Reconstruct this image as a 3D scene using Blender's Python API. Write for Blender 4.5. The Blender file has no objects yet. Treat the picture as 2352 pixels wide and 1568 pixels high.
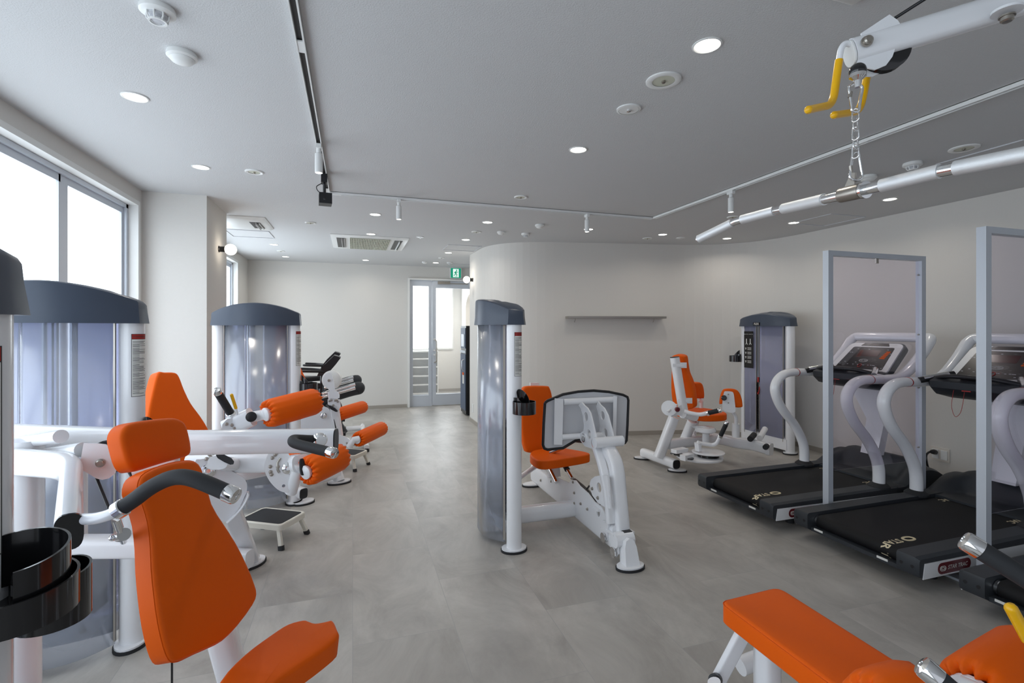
import bpy, bmesh, math, random
from mathutils import Vector, Matrix
random.seed(7)
SC = bpy.context.scene; COL = SC.collection
V = Vector
# ---------------------------------------------------------------- camera, world, exposure
FPX = 1135.0; HOR = 753.0; CZ = 1.4; TH = math.atan((1176-810)/FPX)
cam = bpy.data.cameras.new('camera'); camo = bpy.data.objects.new('camera', cam); COL.objects.link(camo)
camo.location = (0, 0, CZ); camo.rotation_euler = (math.pi/2, 0, -TH)
cam.sensor_width = 36; cam.lens = 36*FPX/2352; cam.shift_y = -(784-HOR)/2352; cam.clip_start = .05
SC.camera = camo
w = bpy.data.worlds.new('world'); SC.world = w; w.use_nodes = True
w.node_tree.nodes['Background'].inputs[0].default_value = (.84, .90, 1, 1)
w.node_tree.nodes['Background'].inputs[1].default_value = .60
SC.view_settings.view_transform = 'Standard'; SC.view_settings.look = 'None'
SC.view_settings.exposure = 0.08; SC.view_settings.gamma = 1; SC.view_settings.use_curve_mapping = False
WINDOW_STRENGTH = 2.35; DOWNLIGHT_WATTS = 1.7
# ---------------------------------------------------------------- measuring helpers: a sight line from the camera meets a known plane
F_ = V((math.sin(TH), math.cos(TH), 0)); R_ = V((math.cos(TH), -math.sin(TH), 0)); CAM = V((0, 0, CZ))
def ray(px, py): return F_ + R_*((px-1176)/FPX) + V((0, 0, (HOR-py)/FPX))
def at(px, py, d): return CAM + ray(px, py)*d
def onX(px, py, X): r = ray(px, py); return CAM + r*(X/r.x)
def onY(px, py, Y): r = ray(px, py); return CAM + r*(Y/r.y)
def onZ(px, py, Z): r = ray(px, py); return CAM + r*((Z-CZ)/r.z)
def onP(px, py, p, n): r = ray(px, py); return CAM + r*((p-CAM).dot(n)/r.dot(n))
def zp(pts, s, ox, oy): return [(x/s+ox, y/s+oy) for x, y in pts]
# ---------------------------------------------------------------- materials
MATS = {}
def mat(name, col, rough=.5, metal=0, coat=0, bump=None, noise=None, emis=0, spec=.5, trans=0, ior=1.45, alpha=1):
    m = bpy.data.materials.new(name); m.use_nodes = True; nt = m.node_tree; b = nt.nodes['Principled BSDF']
    c = (*col, 1) if len(col) == 3 else col
    b.inputs['Base Color'].default_value = c; b.inputs['Roughness'].default_value = rough; b.inputs['Metallic'].default_value = metal
    b.inputs['Coat Weight'].default_value = coat; b.inputs['Coat Roughness'].default_value = .08
    b.inputs['Specular IOR Level'].default_value = spec; b.inputs['Transmission Weight'].default_value = trans; b.inputs['IOR'].default_value = ior
    b.inputs['Alpha'].default_value = alpha
    tc = nt.nodes.new('ShaderNodeTexCoord')
    if emis: b.inputs['Emission Color'].default_value = c; b.inputs['Emission Strength'].default_value = emis
    if noise:
        n = nt.nodes.new('ShaderNodeTexNoise'); n.inputs['Scale'].default_value = noise[0]; n.inputs['Detail'].default_value = 5
        r = nt.nodes.new('ShaderNodeMix'); r.data_type = 'RGBA'
        r.inputs[6].default_value = c; r.inputs[7].default_value = tuple(x*noise[1] for x in c[:3])+(1,)
        nt.links.new(tc.outputs['Object'], n.inputs['Vector']); nt.links.new(n.outputs[0], r.inputs[0]); nt.links.new(r.outputs[2], b.inputs['Base Color'])
    if bump:
        n = nt.nodes.new('ShaderNodeTexNoise'); n.inputs['Scale'].default_value = bump[0]; n.inputs['Detail'].default_value = 3
        bp = nt.nodes.new('ShaderNodeBump'); bp.inputs['Strength'].default_value = bump[1]; bp.inputs['Distance'].default_value = bump[2]
        nt.links.new(tc.outputs['Object'], n.inputs['Vector']); nt.links.new(n.outputs[0], bp.inputs['Height']); nt.links.new(bp.outputs[0], b.inputs['Normal'])
    MATS[name] = m; return m
mat('white', (.83, .84, .865), .24, coat=.5)
mat('white_plastic', (.80, .81, .80), .35)
mat('orange', (.82, .115, .0006), .5, bump=(420, .12, .001), noise=(6, .95), spec=.22)
mat('black', (.012, .012, .014), .35)
mat('gloss_black', (.008, .008, .009), .12, coat=.4)
mat('rubber', (.02, .021, .024), .7, bump=(900, .1, .0005))
mat('belt', (.007, .007, .008), .62, spec=.3, bump=(700, .15, .0005))
mat('cover', (.052, .068, .10), .36, bump=(900, .08, .0004))
mat('deck', (.028, .032, .038), .5, bump=(900, .1, .0004))
mat('chrome', (.82, .82, .82), .12, metal=1)
mat('steel', (.42, .39, .35), .35, metal=1)
mat('alu', (.60, .64, .70), .42, metal=.2)
mat('alu_knurled', (.80, .81, .82), .45, metal=.6, bump=(1200, .5, .001))
mat('wall', (.70, .68, .645), .85, bump=(150, .35, .0012), noise=(60, .965))
mat('ceiling', (.62, .625, .63), .9, bump=(170, .6, .0025), noise=(90, .97))
mat('trim', (.80, .80, .78), .5)
mat('baseboard', (.36, .33, .29), .6)
mat('yellow', (.86, .46, .0), .3, coat=.3)
mat('red', (.38, .02, .015), .4)
mat('darkred', (.13, .006, .012), .3, coat=.4)
mat('label_white', (.75, .75, .72), .5)
mat('ink', (.05, .05, .05), .6)
mat('cream_print', (.72, .62, .42), .6)
mat('light_print', (.75, .75, .72), .5)
mat('screen_black', (.018, .016, .018), .3, spec=.35)
mat('display_red', (.05, .010, .012), .2)
mat('navy', (.025, .035, .07), .5)
mat('blue_grey', (.10, .13, .19), .5)
mat('grey_plate', (.60, .61, .64), .5)
mat('stool_white', (.72, .70, .62), .45)
mat('outlet_white', (.72, .68, .62), .5)
mat('beige', (.75, .66, .55), .8)
mat('green', (.0, .36, .20), .5, emis=.35)
mat('sign_white', (.85, .95, .9), .5, emis=.6)
mat('bulb', (1, .90, .76), .3, emis=7)
mat('led', (1, .95, .87), .3, emis=9)
mat('daylight', (.82, .915, 1), .5, emis=WINDOW_STRENGTH)
mat('daylight_bay', (.82, .915, 1), .5, emis=3.9)
mat('daylight_entry', (.86, .94, 1), .5, emis=6.5)
mat('warm_dim', (.62, .63, .52), .5)
mat('glass', (.93, .96, .98), .03, spec=.5, alpha=.12)
def shader(name, build):
    m = bpy.data.materials.new(name); m.use_nodes = True; nt = m.node_tree; nt.nodes.clear()
    o = nt.nodes.new('ShaderNodeOutputMaterial'); nt.links.new(build(nt), o.inputs[0]); MATS[name] = m
def N(nt, t, **k):
    n = nt.nodes.new(t)
    for a, b in k.items():
        if a in n.inputs: n.inputs[a].default_value = b
    return n
def mix(nt, f, a, b):
    m = nt.nodes.new('ShaderNodeMixShader')
    if isinstance(f, float): m.inputs[0].default_value = f
    else: nt.links.new(f, m.inputs[0])
    nt.links.new(a, m.inputs[1]); nt.links.new(b, m.inputs[2]); return m.outputs[0]
def schlick(nt, f0=.04, k=.9):
    lw = N(nt, 'ShaderNodeLayerWeight', Blend=.5); p = nt.nodes.new('ShaderNodeMath'); p.operation = 'POWER'; p.inputs[1].default_value = 5; nt.links.new(lw.outputs['Facing'], p.inputs[0])
    q = nt.nodes.new('ShaderNodeMath'); q.operation = 'MULTIPLY_ADD'; q.inputs[1].default_value = k; q.inputs[2].default_value = f0; nt.links.new(p.outputs[0], q.inputs[0]); return q.outputs[0]
def frosted(nt):
    r = N(nt, 'ShaderNodeBsdfRefraction', Color=(.86, .89, .96, 1), Roughness=.17, IOR=1.10)
    t = N(nt, 'ShaderNodeBsdfTranslucent', Color=(.90, .94, 1, 1))
    g = N(nt, 'ShaderNodeBsdfGlossy', Color=(1, 1, 1, 1), Roughness=.2)
    d = N(nt, 'ShaderNodeBsdfDiffuse', Color=(.80, .85, .93, 1))
    x = mix(nt, .32, r.outputs[0], mix(nt, .6, t.outputs[0], d.outputs[0]))
    return mix(nt, schlick(nt, .11), x, g.outputs[0])
shader('frosted', frosted)
def clearpanel(nt):
    r = N(nt, 'ShaderNodeBsdfTransparent', Color=(.72, .73, .86, 1))
    g = N(nt, 'ShaderNodeBsdfGlossy', Color=(1, 1, 1, 1), Roughness=.08)
    d = N(nt, 'ShaderNodeBsdfDiffuse', Color=(.50, .52, .68, 1))
    return mix(nt, schlick(nt, .10), mix(nt, .40, r.outputs[0], d.outputs[0]), g.outputs[0])
shader('clear_panel', clearpanel)
def acrylic(nt):
    r = N(nt, 'ShaderNodeBsdfTransparent', Color=(.93, .91, .95, 1))
    g = N(nt, 'ShaderNodeBsdfGlossy', Color=(1, 1, 1, 1), Roughness=.01)
    return mix(nt, schlick(nt, .05), r.outputs[0], g.outputs[0])
shader('acrylic', acrylic)
def floor_mat():
    m = bpy.data.materials.new('floor'); m.use_nodes = True; nt = m.node_tree; b = nt.nodes['Principled BSDF']; L = nt.links.new
    tc = nt.nodes.new('ShaderNodeTexCoord'); mp = nt.nodes.new('ShaderNodeMapping'); L(tc.outputs['Object'], mp.inputs[0])
    mp.inputs['Rotation'].default_value = (0, 0, math.pi/2)
    br = nt.nodes.new('ShaderNodeTexBrick'); L(mp.outputs[0], br.inputs[0])
    br.inputs['Color1'].default_value = (.0, .0, .0, 1); br.inputs['Color2'].default_value = (1, 1, 1, 1); br.inputs['Mortar'].default_value = (.2, .2, .2, 1)
    br.inputs['Scale'].default_value = 1; br.inputs['Mortar Size'].default_value = .0015; br.inputs['Brick Width'].default_value = .914; br.inputs['Row Height'].default_value = .457
    n1 = nt.nodes.new('ShaderNodeTexNoise'); n1.inputs['Scale'].default_value = 3.0; n1.inputs['Detail'].default_value = 7; n1.inputs['Roughness'].default_value = .68
    ms = nt.nodes.new('ShaderNodeMapping'); ms.inputs['Scale'].default_value = (1, .55, 1); L(tc.outputs['Object'], ms.inputs[0])
    n1.inputs['Distortion'].default_value = .6
    # each tile samples its own piece of the pattern
    ad = nt.nodes.new('ShaderNodeVectorMath'); ad.operation = 'MULTIPLY_ADD'; L(br.outputs['Color'], ad.inputs[0]); ad.inputs[1].default_value = (9, 5, 3); L(ms.outputs[0], ad.inputs[2])
    L(ad.outputs[0], n1.inputs['Vector'])
    cr = nt.nodes.new('ShaderNodeValToRGB'); L(n1.outputs[0], cr.inputs[0])
    cr.color_ramp.elements[0].position = .33; cr.color_ramp.elements[0].color = (.305, .287, .262, 1)
    cr.color_ramp.elements[1].position = .68; cr.color_ramp.elements[1].color = (.475, .452, .418, 1)
    mr = nt.nodes.new('ShaderNodeMix'); mr.data_type = 'RGBA'; mr.blend_type = 'MULTIPLY'; mr.inputs[0].default_value = 1
    tone = nt.nodes.new('ShaderNodeMapRange'); L(br.outputs['Color'], tone.inputs[0]); tone.inputs[3].default_value = .97; tone.inputs[4].default_value = 1.02
    L(cr.outputs[0], mr.inputs[6]); L(tone.outputs[0], mr.inputs[7])
    sm = nt.nodes.new('ShaderNodeMix'); sm.data_type = 'RGBA'; L(br.outputs['Fac'], sm.inputs[0]); L(mr.outputs[2], sm.inputs[6]); sm.inputs[7].default_value = (.335, .325, .31, 1)
    L(sm.outputs[2], b.inputs['Base Color']); b.inputs['Roughness'].default_value = .38; b.inputs['Specular IOR Level'].default_value = .45
    bp = nt.nodes.new('ShaderNodeBump'); bp.inputs['Strength'].default_value = .12; bp.inputs['Distance'].default_value = .002; L(n1.outputs[0], bp.inputs['Height']); L(bp.outputs[0], b.inputs['Normal'])
    MATS['floor'] = m
floor_mat()
# ---------------------------------------------------------------- mesh builder
class MB:
    def __init__(s): s.v = []; s.f = []; s.M = None
    def add(s, vs, fs):
        o = len(s.v)
        s.v += [tuple(s.M @ V(p)) if s.M else tuple(p) for p in vs]; s.f += [tuple(i+o for i in f) for f in fs]; return s
    def box(s, c, d, rz=0, M=None):
        x, y, z = [a/2 for a in d]; Q = M or (Matrix.Translation(V(c)) @ Matrix.Rotation(rz, 4, 'Z'))
        vs = [Q @ V((a*x, b*y, e*z)) for a in (-1, 1) for b in (-1, 1) for e in (-1, 1)]
        return s.add(vs, [(0, 1, 3, 2), (4, 6, 7, 5), (0, 4, 5, 1), (2, 3, 7, 6), (0, 2, 6, 4), (1, 5, 7, 3)])
    def bx(s, x0, x1, y0, y1, z0, z1): return s.box(((x0+x1)/2, (y0+y1)/2, (z0+z1)/2), (abs(x1-x0), abs(y1-y0), abs(z1-z0)))
    def rings(s, rs, cap0=True, cap1=True, closed=True):
        n = len(rs[0]); vs = [p for r in rs for p in r]; fs = []
        for k in range(len(rs)-1):
            for i in range(n if closed else n-1):
                j = (i+1) % n; fs.append((k*n+i, k*n+j, (k+1)*n+j, (k+1)*n+i))
        if cap0: fs.append(tuple(range(n))[::-1])
        if cap1: fs.append(tuple((len(rs)-1)*n+i for i in range(n)))
        return s.add(vs, fs)
    def tube(s, pts, r, n=18, up=None, ry=None, e=2.0, cap=True):
        pts = [V(p) for p in pts]; m = len(pts); T = []
        for i in range(m):
            a = pts[max(i-1, 0)]; b = pts[min(i+1, m-1)]
            if 0 < i < m-1: t = ((pts[i]-a).normalized()+(b-pts[i]).normalized())
            else: t = b-a
            T.append(t.normalized())
        u = V(up) if up else (V((0, 0, 1)) if abs(T[0].z) < .9 else V((0, 1, 0)))
        X = T[0].cross(u).normalized(); rs = []
        for i in range(m):
            X = (X-T[i]*X.dot(T[i])).normalized(); Y = X.cross(T[i]).normalized()
            k = 1.0
            if 0 < i < m-1:
                c = (pts[i]-pts[i-1]).normalized().dot((pts[i+1]-pts[i]).normalized()); k = 1.0/max(math.sqrt((1+max(c, -.5))/2), .75)
            ra = r[i] if isinstance(r, (list, tuple)) else r; rb = (ry if ry else ra)
            ring = []
            for q in range(n):
                a = 2*math.pi*(q+.5)/n; ca, sa = math.cos(a), math.sin(a)
                cx = math.copysign(abs(ca)**(2/e), ca); sy = math.copysign(abs(sa)**(2/e), sa)
                ring.append(pts[i]+X*cx*ra+Y*sy*rb)
            rs.append(ring)
        return s.rings(rs, cap, cap)
    def cyl(s, a, b, r, r2=None, n=24): return s.tube([a, b], [r, r if r2 is None else r2], n)
    def lathe(s, base, axis, prof, n=32, fn=None, cap=True):
        ax = V(axis).normalized(); X = ax.orthogonal().normalized(); Y = ax.cross(X); b = V(base); rs = []
        for r, h in prof:
            ring = []
            for q in range(n):
                a = 2*math.pi*q/n; rr, hh = (fn(r, h, a) if fn else (r, h)); ring.append(b+ax*hh+(X*math.cos(a)+Y*math.sin(a))*max(rr, 1e-4))
            rs.append(ring)
        return s.rings(rs, cap, cap)
    def ball(s, c, r, n=20, sc=(1, 1, 1)):
        rs = []
        for k in range(1, n//2):
            t = math.pi*k/(n//2); rs.append([V(c)+V((r*math.sin(t)*math.cos(a)*sc[0], r*math.sin(t)*math.sin(a)*sc[1], -r*math.cos(t)*sc[2])) for a in [2*math.pi*q/n for q in range(n)]])
        return s.rings(rs)
    def text(s, txt, size, fn, shear=0, res=3, bold=0):
        cu = bpy.data.curves.new('t', 'FONT'); cu.body = txt; cu.size = size; cu.shear = shear; cu.resolution_u = res; cu.align_x = 'CENTER'; cu.align_y = 'CENTER'; cu.offset = bold
        o = bpy.data.objects.new('t', cu); COL.objects.link(o); dg = bpy.context.evaluated_depsgraph_get(); me = o.evaluated_get(dg).to_mesh()
        s.add([fn(v.co.x, v.co.y) for v in me.vertices], [tuple(p.vertices) for p in me.polygons])
        o.evaluated_get(dg).to_mesh_clear(); bpy.data.objects.remove(o); bpy.data.curves.remove(cu); return s
def fil(pts, r, n=5):
    pts = [V(p) for p in pts]; out = [pts[0]]
    for i in range(1, len(pts)-1):
        a, b, c = pts[i-1], pts[i], pts[i+1]; d1 = (a-b); d2 = (c-b); q = min(r, d1.length*.49, d2.length*.49)
        p0 = b+d1.normalized()*q; p1 = b+d2.normalized()*q
        for k in range(n+1): t = k/n; out.append(p0*(1-t)**2+b*2*t*(1-t)+p1*t*t)
    out.append(pts[-1]); return out
def smooth(pts, n=5, closed=False):
    pts = [V(p) for p in pts]; m = len(pts); out = []
    for i in range(m if closed else m-1):
        g = (lambda k: pts[k % m]) if closed else (lambda k: pts[min(max(k, 0), m-1)])
        a, b, c, d = g(i-1), g(i), g(i+1), g(i+2)
        for k in range(n):
            t = k/n; out.append(.5*((2*b)+(c-a)*t+(2*a-5*b+4*c-d)*t*t+(3*b-a-3*c+d)*t**3))
    if not closed: out.append(pts[-1])
    return out
def basis(nrm):
    n = V(nrm).normalized(); u = (V((0, 0, 1))-n*n.z)
    if u.length < .05: u = V((0, 1, 0))-n*n.y
    u.normalize(); return u.cross(n).normalized(), u, n      # right, up, out
def pad(mb, outline, nrm, t, r=.015, bulge=.004, sub=5, back=True):
    """upholstered pad: rounded front face on the outline plane, body behind it"""
    a, u, n = basis(nrm); pts = smooth(outline, sub, True) if sub else [V(p) for p in outline]
    c = sum(pts, V())/len(pts); q = [((p-c).dot(a), (p-c).dot(u)) for p in pts]; m = len(q)
    area = sum(q[i][0]*q[(i+1) % m][1]-q[(i+1) % m][0]*q[i][1] for i in range(m))
    if area < 0: q.reverse()
    nr = []
    for i in range(m):
        dx = q[(i+1) % m][0]-q[i-1][0]; dy = q[(i+1) % m][1]-q[i-1][1]; l = math.hypot(dx, dy) or 1; nr.append((dy/l, -dx/l))
    rs = []
    def ring(ins, dep, sc=1): rs.append([c+a*(x-nx*ins)*sc+u*(y-ny*ins)*sc+n*dep for (x, y), (nx, ny) in zip(q, nr)])
    if back:
        ring(r*.5, -t); ring(0, -t+r*.5)
    else: ring(0, -t)
    for k in range(0, 6): th = math.pi/2*k/5; ring(r*(1-math.cos(th)), -r+r*math.sin(th))
    for k, sc in ((.5, .8), (.8, .5), (1, .2)): ring(r, bulge*k, sc)
    mb.rings(rs); return mb
def plate(mb, outline, nrm, t, holes=(), sub=0):
    """flat metal plate with real holes; outline lies on the front face"""
    a, u, n = basis(nrm); outs = smooth(outline, sub, True) if sub else [V(p) for p in outline]
    bm = bmesh.new(); es = []; loops = [outs]
    for hc, hr in holes:
        loops.append([V(hc)+a*hr*math.cos(2*math.pi*k/20)+u*hr*math.sin(2*math.pi*k/20) for k in range(20)])
    for lp in loops:
        vs = [bm.verts.new(p) for p in lp]
        for i in range(len(vs)): es.append(bm.edges.new((vs[i], vs[(i+1) % len(vs)])))
    bmesh.ops.triangle_fill(bm, use_beauty=True, use_dissolve=False, edges=es, normal=n)
    bm.verts.ensure_lookup_table(); bm.verts.index_update()
    tris = [[v.index for v in f.verts] for f in bm.faces]; vs = [v.co.copy() for v in bm.verts]; m = len(vs); bm.free()
    fs = [tuple(x) for x in tris]+[tuple(i+m for i in reversed(x)) for x in tris]; k = 0
    for lp in loops:
        for i in range(len(lp)): j = (i+1) % len(lp); fs.append((k+i, k+j, k+j+m, k+i+m))
        k += len(lp)
    mb.add(vs+[p-n*t for p in vs], fs); return mb
def bolt(mb, p, nrm, r=.009, h=.008):
    n = V(nrm).normalized(); mb.lathe(V(p), n, [(r*1.25, 0), (r*1.25, h*.3), (r, h*.35), (r, h), (r*.7, h*1.25)], 14); return mb
# ---------------------------------------------------------------- objects
def orient(me):
    bm = bmesh.new(); bm.from_mesh(me); bmesh.ops.recalc_face_normals(bm, faces=bm.faces); bm.to_mesh(me); bm.free()
SPLIT = {'stiffener', 'seat_post', 'pivot_bolt', 'pivot_shaft', 'cross_tube', 'mounting_bracket', 'bolt', 'foot', 'bracket', 'guide_rod', 'roller_stop', 'pivot_bracket', 'cross_bar', 'slide_rail', 'rail_bumper', 'lock_cylinder', 'silver_trim', 'panel_edging', 'screw', 'screw_recess', 'base_frame', 'upright', 'rubber_stop', 'pull_cable', 'louver', 'pad_arm', 'base_beam'}
def pieces(mb):
    p = list(range(len(mb.v)))
    def fd(i):
        while p[i] != i: p[i] = p[p[i]]; i = p[i]
        return i
    for f in mb.f:
        for k in f[1:]:
            a, b = fd(f[0]), fd(k)
            if a != b: p[a] = b
    g = {}
    for f in mb.f: g.setdefault(fd(f[0]), []).append(f)
    out = []
    for fs in g.values():
        m = MB(); ids = sorted({i for f in fs for i in f}); mp = {j: k for k, j in enumerate(ids)}; m.v = [mb.v[i] for i in ids]; m.f = [tuple(mp[i] for i in f) for f in fs]; out.append(m)
    return out
def fin(name, parts, material=None, parent=None, base=None, solid=None, ang=38):
    """link ONE mesh object made of one or more (builder, material) pairs; small hardware of one kind becomes one object per piece"""
    if isinstance(parts, MB) and name in SPLIT:
        ps = pieces(parts)
        if len(ps) > 1: return [fin(name, [(q, material)], None, parent, base, solid, ang) for q in ps][0]
    if isinstance(parts, MB): parts = [(parts, material)]
    root = parent
    org = V(base) if base is not None else V((0, 0, 0))
    p = parent
    while p is not None: org = org+p.location; p = p.parent
    vs = []; fs = []; mi = []
    for k, (mb, m) in enumerate(parts):
        o = len(vs); vs += [V(v)-org for v in mb.v]; fs += [tuple(i+o for i in f) for f in mb.f]; mi += [k]*len(mb.f)
    me = bpy.data.meshes.new(name); me.from_pydata(vs, [], fs)
    for mb, m in parts: me.materials.append(MATS[m])
    me.polygons.foreach_set('material_index', mi); orient(me)
    me.polygons.foreach_set('use_smooth', [True]*len(me.polygons)); me.set_sharp_from_angle(angle=math.radians(ang)); me.update()
    o = bpy.data.objects.new(name, me); COL.objects.link(o); o.location = base if base is not None else (0, 0, 0)
    if parent: o.parent = parent
    if solid:
        md = o.modifiers.new('thickness', 'SOLIDIFY'); md.thickness = solid; md.offset = 0
    return o
def tag(o, label=None, cat=None, group=None, kind=None):
    for k, v in (('label', label), ('category', cat), ('group', group), ('kind', kind)):
        if v: o[k] = v
    return o
def thing(name, loc, label, cat, group=None):
    o = bpy.data.objects.new(name, None); COL.objects.link(o); o.location = loc; o.empty_display_size = .1; return tag(o, label, cat, group)
def struct(name, mb, m, parent=None, **k):
    o = fin(name, mb, m, parent, **k)
    if parent is None: o['kind'] = 'structure'
    return o
def dup(o, loc=None, label=None, parent=None):
    c = o.copy(); COL.objects.link(c); c.parent = parent
    if loc is not None: c.location = loc
    if label: c['label'] = label
    for ch in list(o.children): dup(ch, None, None, c)
    return c
# ================================================================ THE ROOM
H = 2.5; XL = -1.61; XR = 5.0; YB = 8.9
struct('floor', MB().bx(-2.4, 5.4, -2.6, 11.4, -.1, 0), 'floor')
struct('ceiling', MB().bx(-2.4, 5.4, -2.6, 11.4, H, H+.1), 'ceiling')
def wall_box(mb, x0, x1, y0, y1, z0=0, z1=H): return mb.bx(x0, x1, y0, y1, z0, z1)
W1 = (-2.0, 4.62, .28, 2.395); W2 = (5.65, 8.14, .28, 2.385)
wl = MB(); T = .2
wall_box(wl, XL-T, XL, -2.5, W1[0]); wall_box(wl, XL-T, XL, W1[0], W1[1], 0, W1[2]); wall_box(wl, XL-T, XL, W1[0], W1[1], W1[3], H)
wall_box(wl, XL-T, XL, W1[1], W2[0]); wall_box(wl, XL-T, XL, W2[0], W2[1], 0, W2[2]); wall_box(wl, XL-T, XL, W2[0], W2[1], W2[3], H); wall_box(wl, XL-T, XL, W2[1], YB)
struct('wall_left', wl, 'wall')
struct('wall_column', MB().bx(XL, -1.155, 4.69, 5.37, 0, H), 'wall')
wb = MB(); wall_box(wb, XL-T, .93, YB, YB+.12); wall_box(wb, .93, 2.31, YB, YB+.12, 2.28, H); struct('wall_back', wb, 'wall')
# curved wall
def arc(c, r, a0, a1, n=14): return [(c[0]+r*math.cos(math.radians(a0+(a1-a0)*k/n)), c[1]+r*math.sin(math.radians(a0+(a1-a0)*k/n))) for k in range(n+1)]
def ell(p0, pc, p1, n=14): return [tuple((V((*p0, 0))*(1-t)**2+V((*pc, 0))*2*t*(1-t)+V((*p1, 0))*t*t)[:2]) for t in [k/n for k in range(n+1)]]
line = [(2.16, YB), (2.16, 7.33), (1.69, 7.33)]+ell((1.69, 6.72), (1.69, 6.02), (2.45, 5.86))+ell((4.05, 5.55), (5.0, 5.37), (5.0, 4.45))+[(5.0, -2.5)]
def wallstrip(line, z0, z1, off):
    mb = MB(); n = len(line); outl = []
    for i, p in enumerate(line):
        a = V((*line[max(i-1, 0)], 0)); b = V((*line[min(i+1, n-1)], 0)); q = V((*p, 0))
        d1 = (q-a).normalized() if i else (b-q).normalized(); d2 = (b-q).normalized() if i < n-1 else d1
        t = (d1+d2).normalized(); nn = V((-t.y, t.x, 0)); k = 1/max(nn.dot(V((-d1.y, d1.x, 0))), .5); outl.append(q+nn*off*k)
    for i in range(n-1):
        a, b, c, d = V((*line[i], 0)), V((*line[i+1], 0)), outl[i+1], outl[i]
        mb.add([(*p[:2], z) for z in (z0, z1) for p in (a, b, c, d)], [(0, 1, 2, 3), (4, 5, 6, 7), (0, 1, 5, 4), (2, 3, 7, 6)]+([(0, 3, 7, 4)] if i == 0 else [])+([(1, 2, 6, 5)] if i == n-2 else []))
    return mb
struct('wall_right', wallstrip(line, 0, H, .15), 'wall', ang=25)
struct('baseboard_right', wallstrip(line, 0, .055, -.008), 'baseboard', ang=25)
struct('baseboard_back', MB().bx(XL, .915, YB-.01, YB, 0, .055), 'baseboard')
bl = MB(); bl.bx(XL, XL+.008, 5.37, YB-.01, 0, .055); bl.bx(-1.155, -1.147, 4.69, 5.37, 0, .055); bl.bx(XL, -1.147, 4.682, 4.69, 0, .055); bl.bx(XL, XL+.008, -2.5, 4.682, 0, .055)
struct('baseboard_left', bl, 'baseboard')
# windows: casing, rails, frosted panes lit by the day outside
def window(name, y0, y1, z0, z1, mulls, xg, pane='daylight'):
    fr = MB(); c = .035
    fr.bx(XL-.06, XL+.012, y0-.0, y1+.0, z1-c, z1); fr.bx(XL-.06, XL+.012, y0, y1, z0, z0+c)
    for y in (y0, y1-c): fr.bx(XL-.06, XL+.012, y, y+c, z0+c, z1-c)
    root = struct(name, fr, 'trim')
    rl = MB(); rl.bx(xg, XL-.055, y0+c, y1-c, z1-c-.03, z1-c-.002); rl.bx(xg, XL-.055, y0+c, y1-c, z0+c, z0+c+.04)
    rl.bx(xg, XL-.055, y1-c-.035, y1-c, z0+c, z1-c); rl.bx(xg, XL-.055, y0+c, y0+c+.035, z0+c, z1-c)
    fin('window_frame', rl, 'alu', root)
    ys = [y0+c+.035]+mulls+[y1-c-.035]
    for i in range(len(ys)-1):
        a, b = ys[i], ys[i+1]; s = MB(); x0, x1 = xg+.01, XL-.075; ta = .05 if i else .03
        s.bx(x0, x1, a, a+ta, z0+c+.04, z1-c-.03); s.bx(x0, x1, b-.05 if i < len(ys)-2 else b-.03, b, z0+c+.04, z1-c-.03)
        s.bx(x0, x1, a+ta, b-.03, z1-c-.075, z1-c-.03); s.bx(x0, x1, a+ta, b-.03, z0+c+.04, z0+c+.09)
        so = fin('sash', s, 'alu', root)
        fin('frosted_pane', MB().bx(xg+.02, xg+.03, a+.02, b-.02, z0+c+.06, z1-c-.05), pane, so)
window('window_1', *W1, [-.2, 1.8, 3.72], XL-.12)
window('window_2', *W2, [6.9], XL-.12, 'daylight_bay')
# ---- entry: aluminium glass door with side light, vestibule beyond
d = MB(); d.bx(.93, .958, YB-.06, YB+.13, 0, 2.28); d.bx(.958, 2.16, YB-.06, YB+.13, 2.255, 2.28); dr = struct('door_1', d, 'trim')
f = MB(); y0, y1 = YB, YB+.05
f.bx(.958, 1.02, y0, y1, 0, 2.255); f.bx(1.30, 1.355, y0, y1, 0, 2.255); f.bx(1.02, 1.30, y0, y1, 0, .20); f.bx(1.02, 1.30, y0, y1, 2.15, 2.255)
sl = fin('side_light', f, 'alu', dr); fin('glass_pane', MB().bx(1.01, 1.31, y0+.02, y0+.03, .19, 2.16), 'glass', sl)
f = MB(); f.bx(1.362, 1.43, y0-.01, y1, .01, 2.25); f.bx(2.09, 2.155, y0-.01, y1, .01, 2.25); f.bx(1.43, 2.09, y0-.01, y1, .01, .21); f.bx(1.43, 2.09, y0-.01, y1, 2.12, 2.25)
dl = fin('door_leaf', f, 'alu', dr); fin('glass_pane', MB().bx(1.42, 2.10, y0+.015, y0+.025, .20, 2.13), 'glass', dl)
hd = MB(); hd.tube(fil([(1.40, YB-.01, .78), (1.43, YB-.06, .80), (1.43, YB-.06, 1.17), (1.40, YB-.01, 1.19)], .02), .012); fin('pull_handle', hd, 'steel', dl)
lk = MB(); lk.cyl((1.395, YB-.01, 1.0), (1.395, YB-.03, 1.0), .018); lk.cyl((1.395, YB-.01, .92), (1.395, YB-.03, .92), .018); lk.cyl((1.395, YB-.01, 1.2), (1.395, YB-.03, 1.2), .02); fin('lock_cylinder', lk, 'chrome', dl)
cl = MB(); cl.bx(1.46, 1.68, YB-.05, YB-.01, 2.19, 2.24); cl.tube([(1.66, YB-.04, 2.2), (2.0, YB-.09, 2.2)], .008); fin('door_closer', cl, 'steel', dl)
vb = MB(); YV = 10.85
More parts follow.
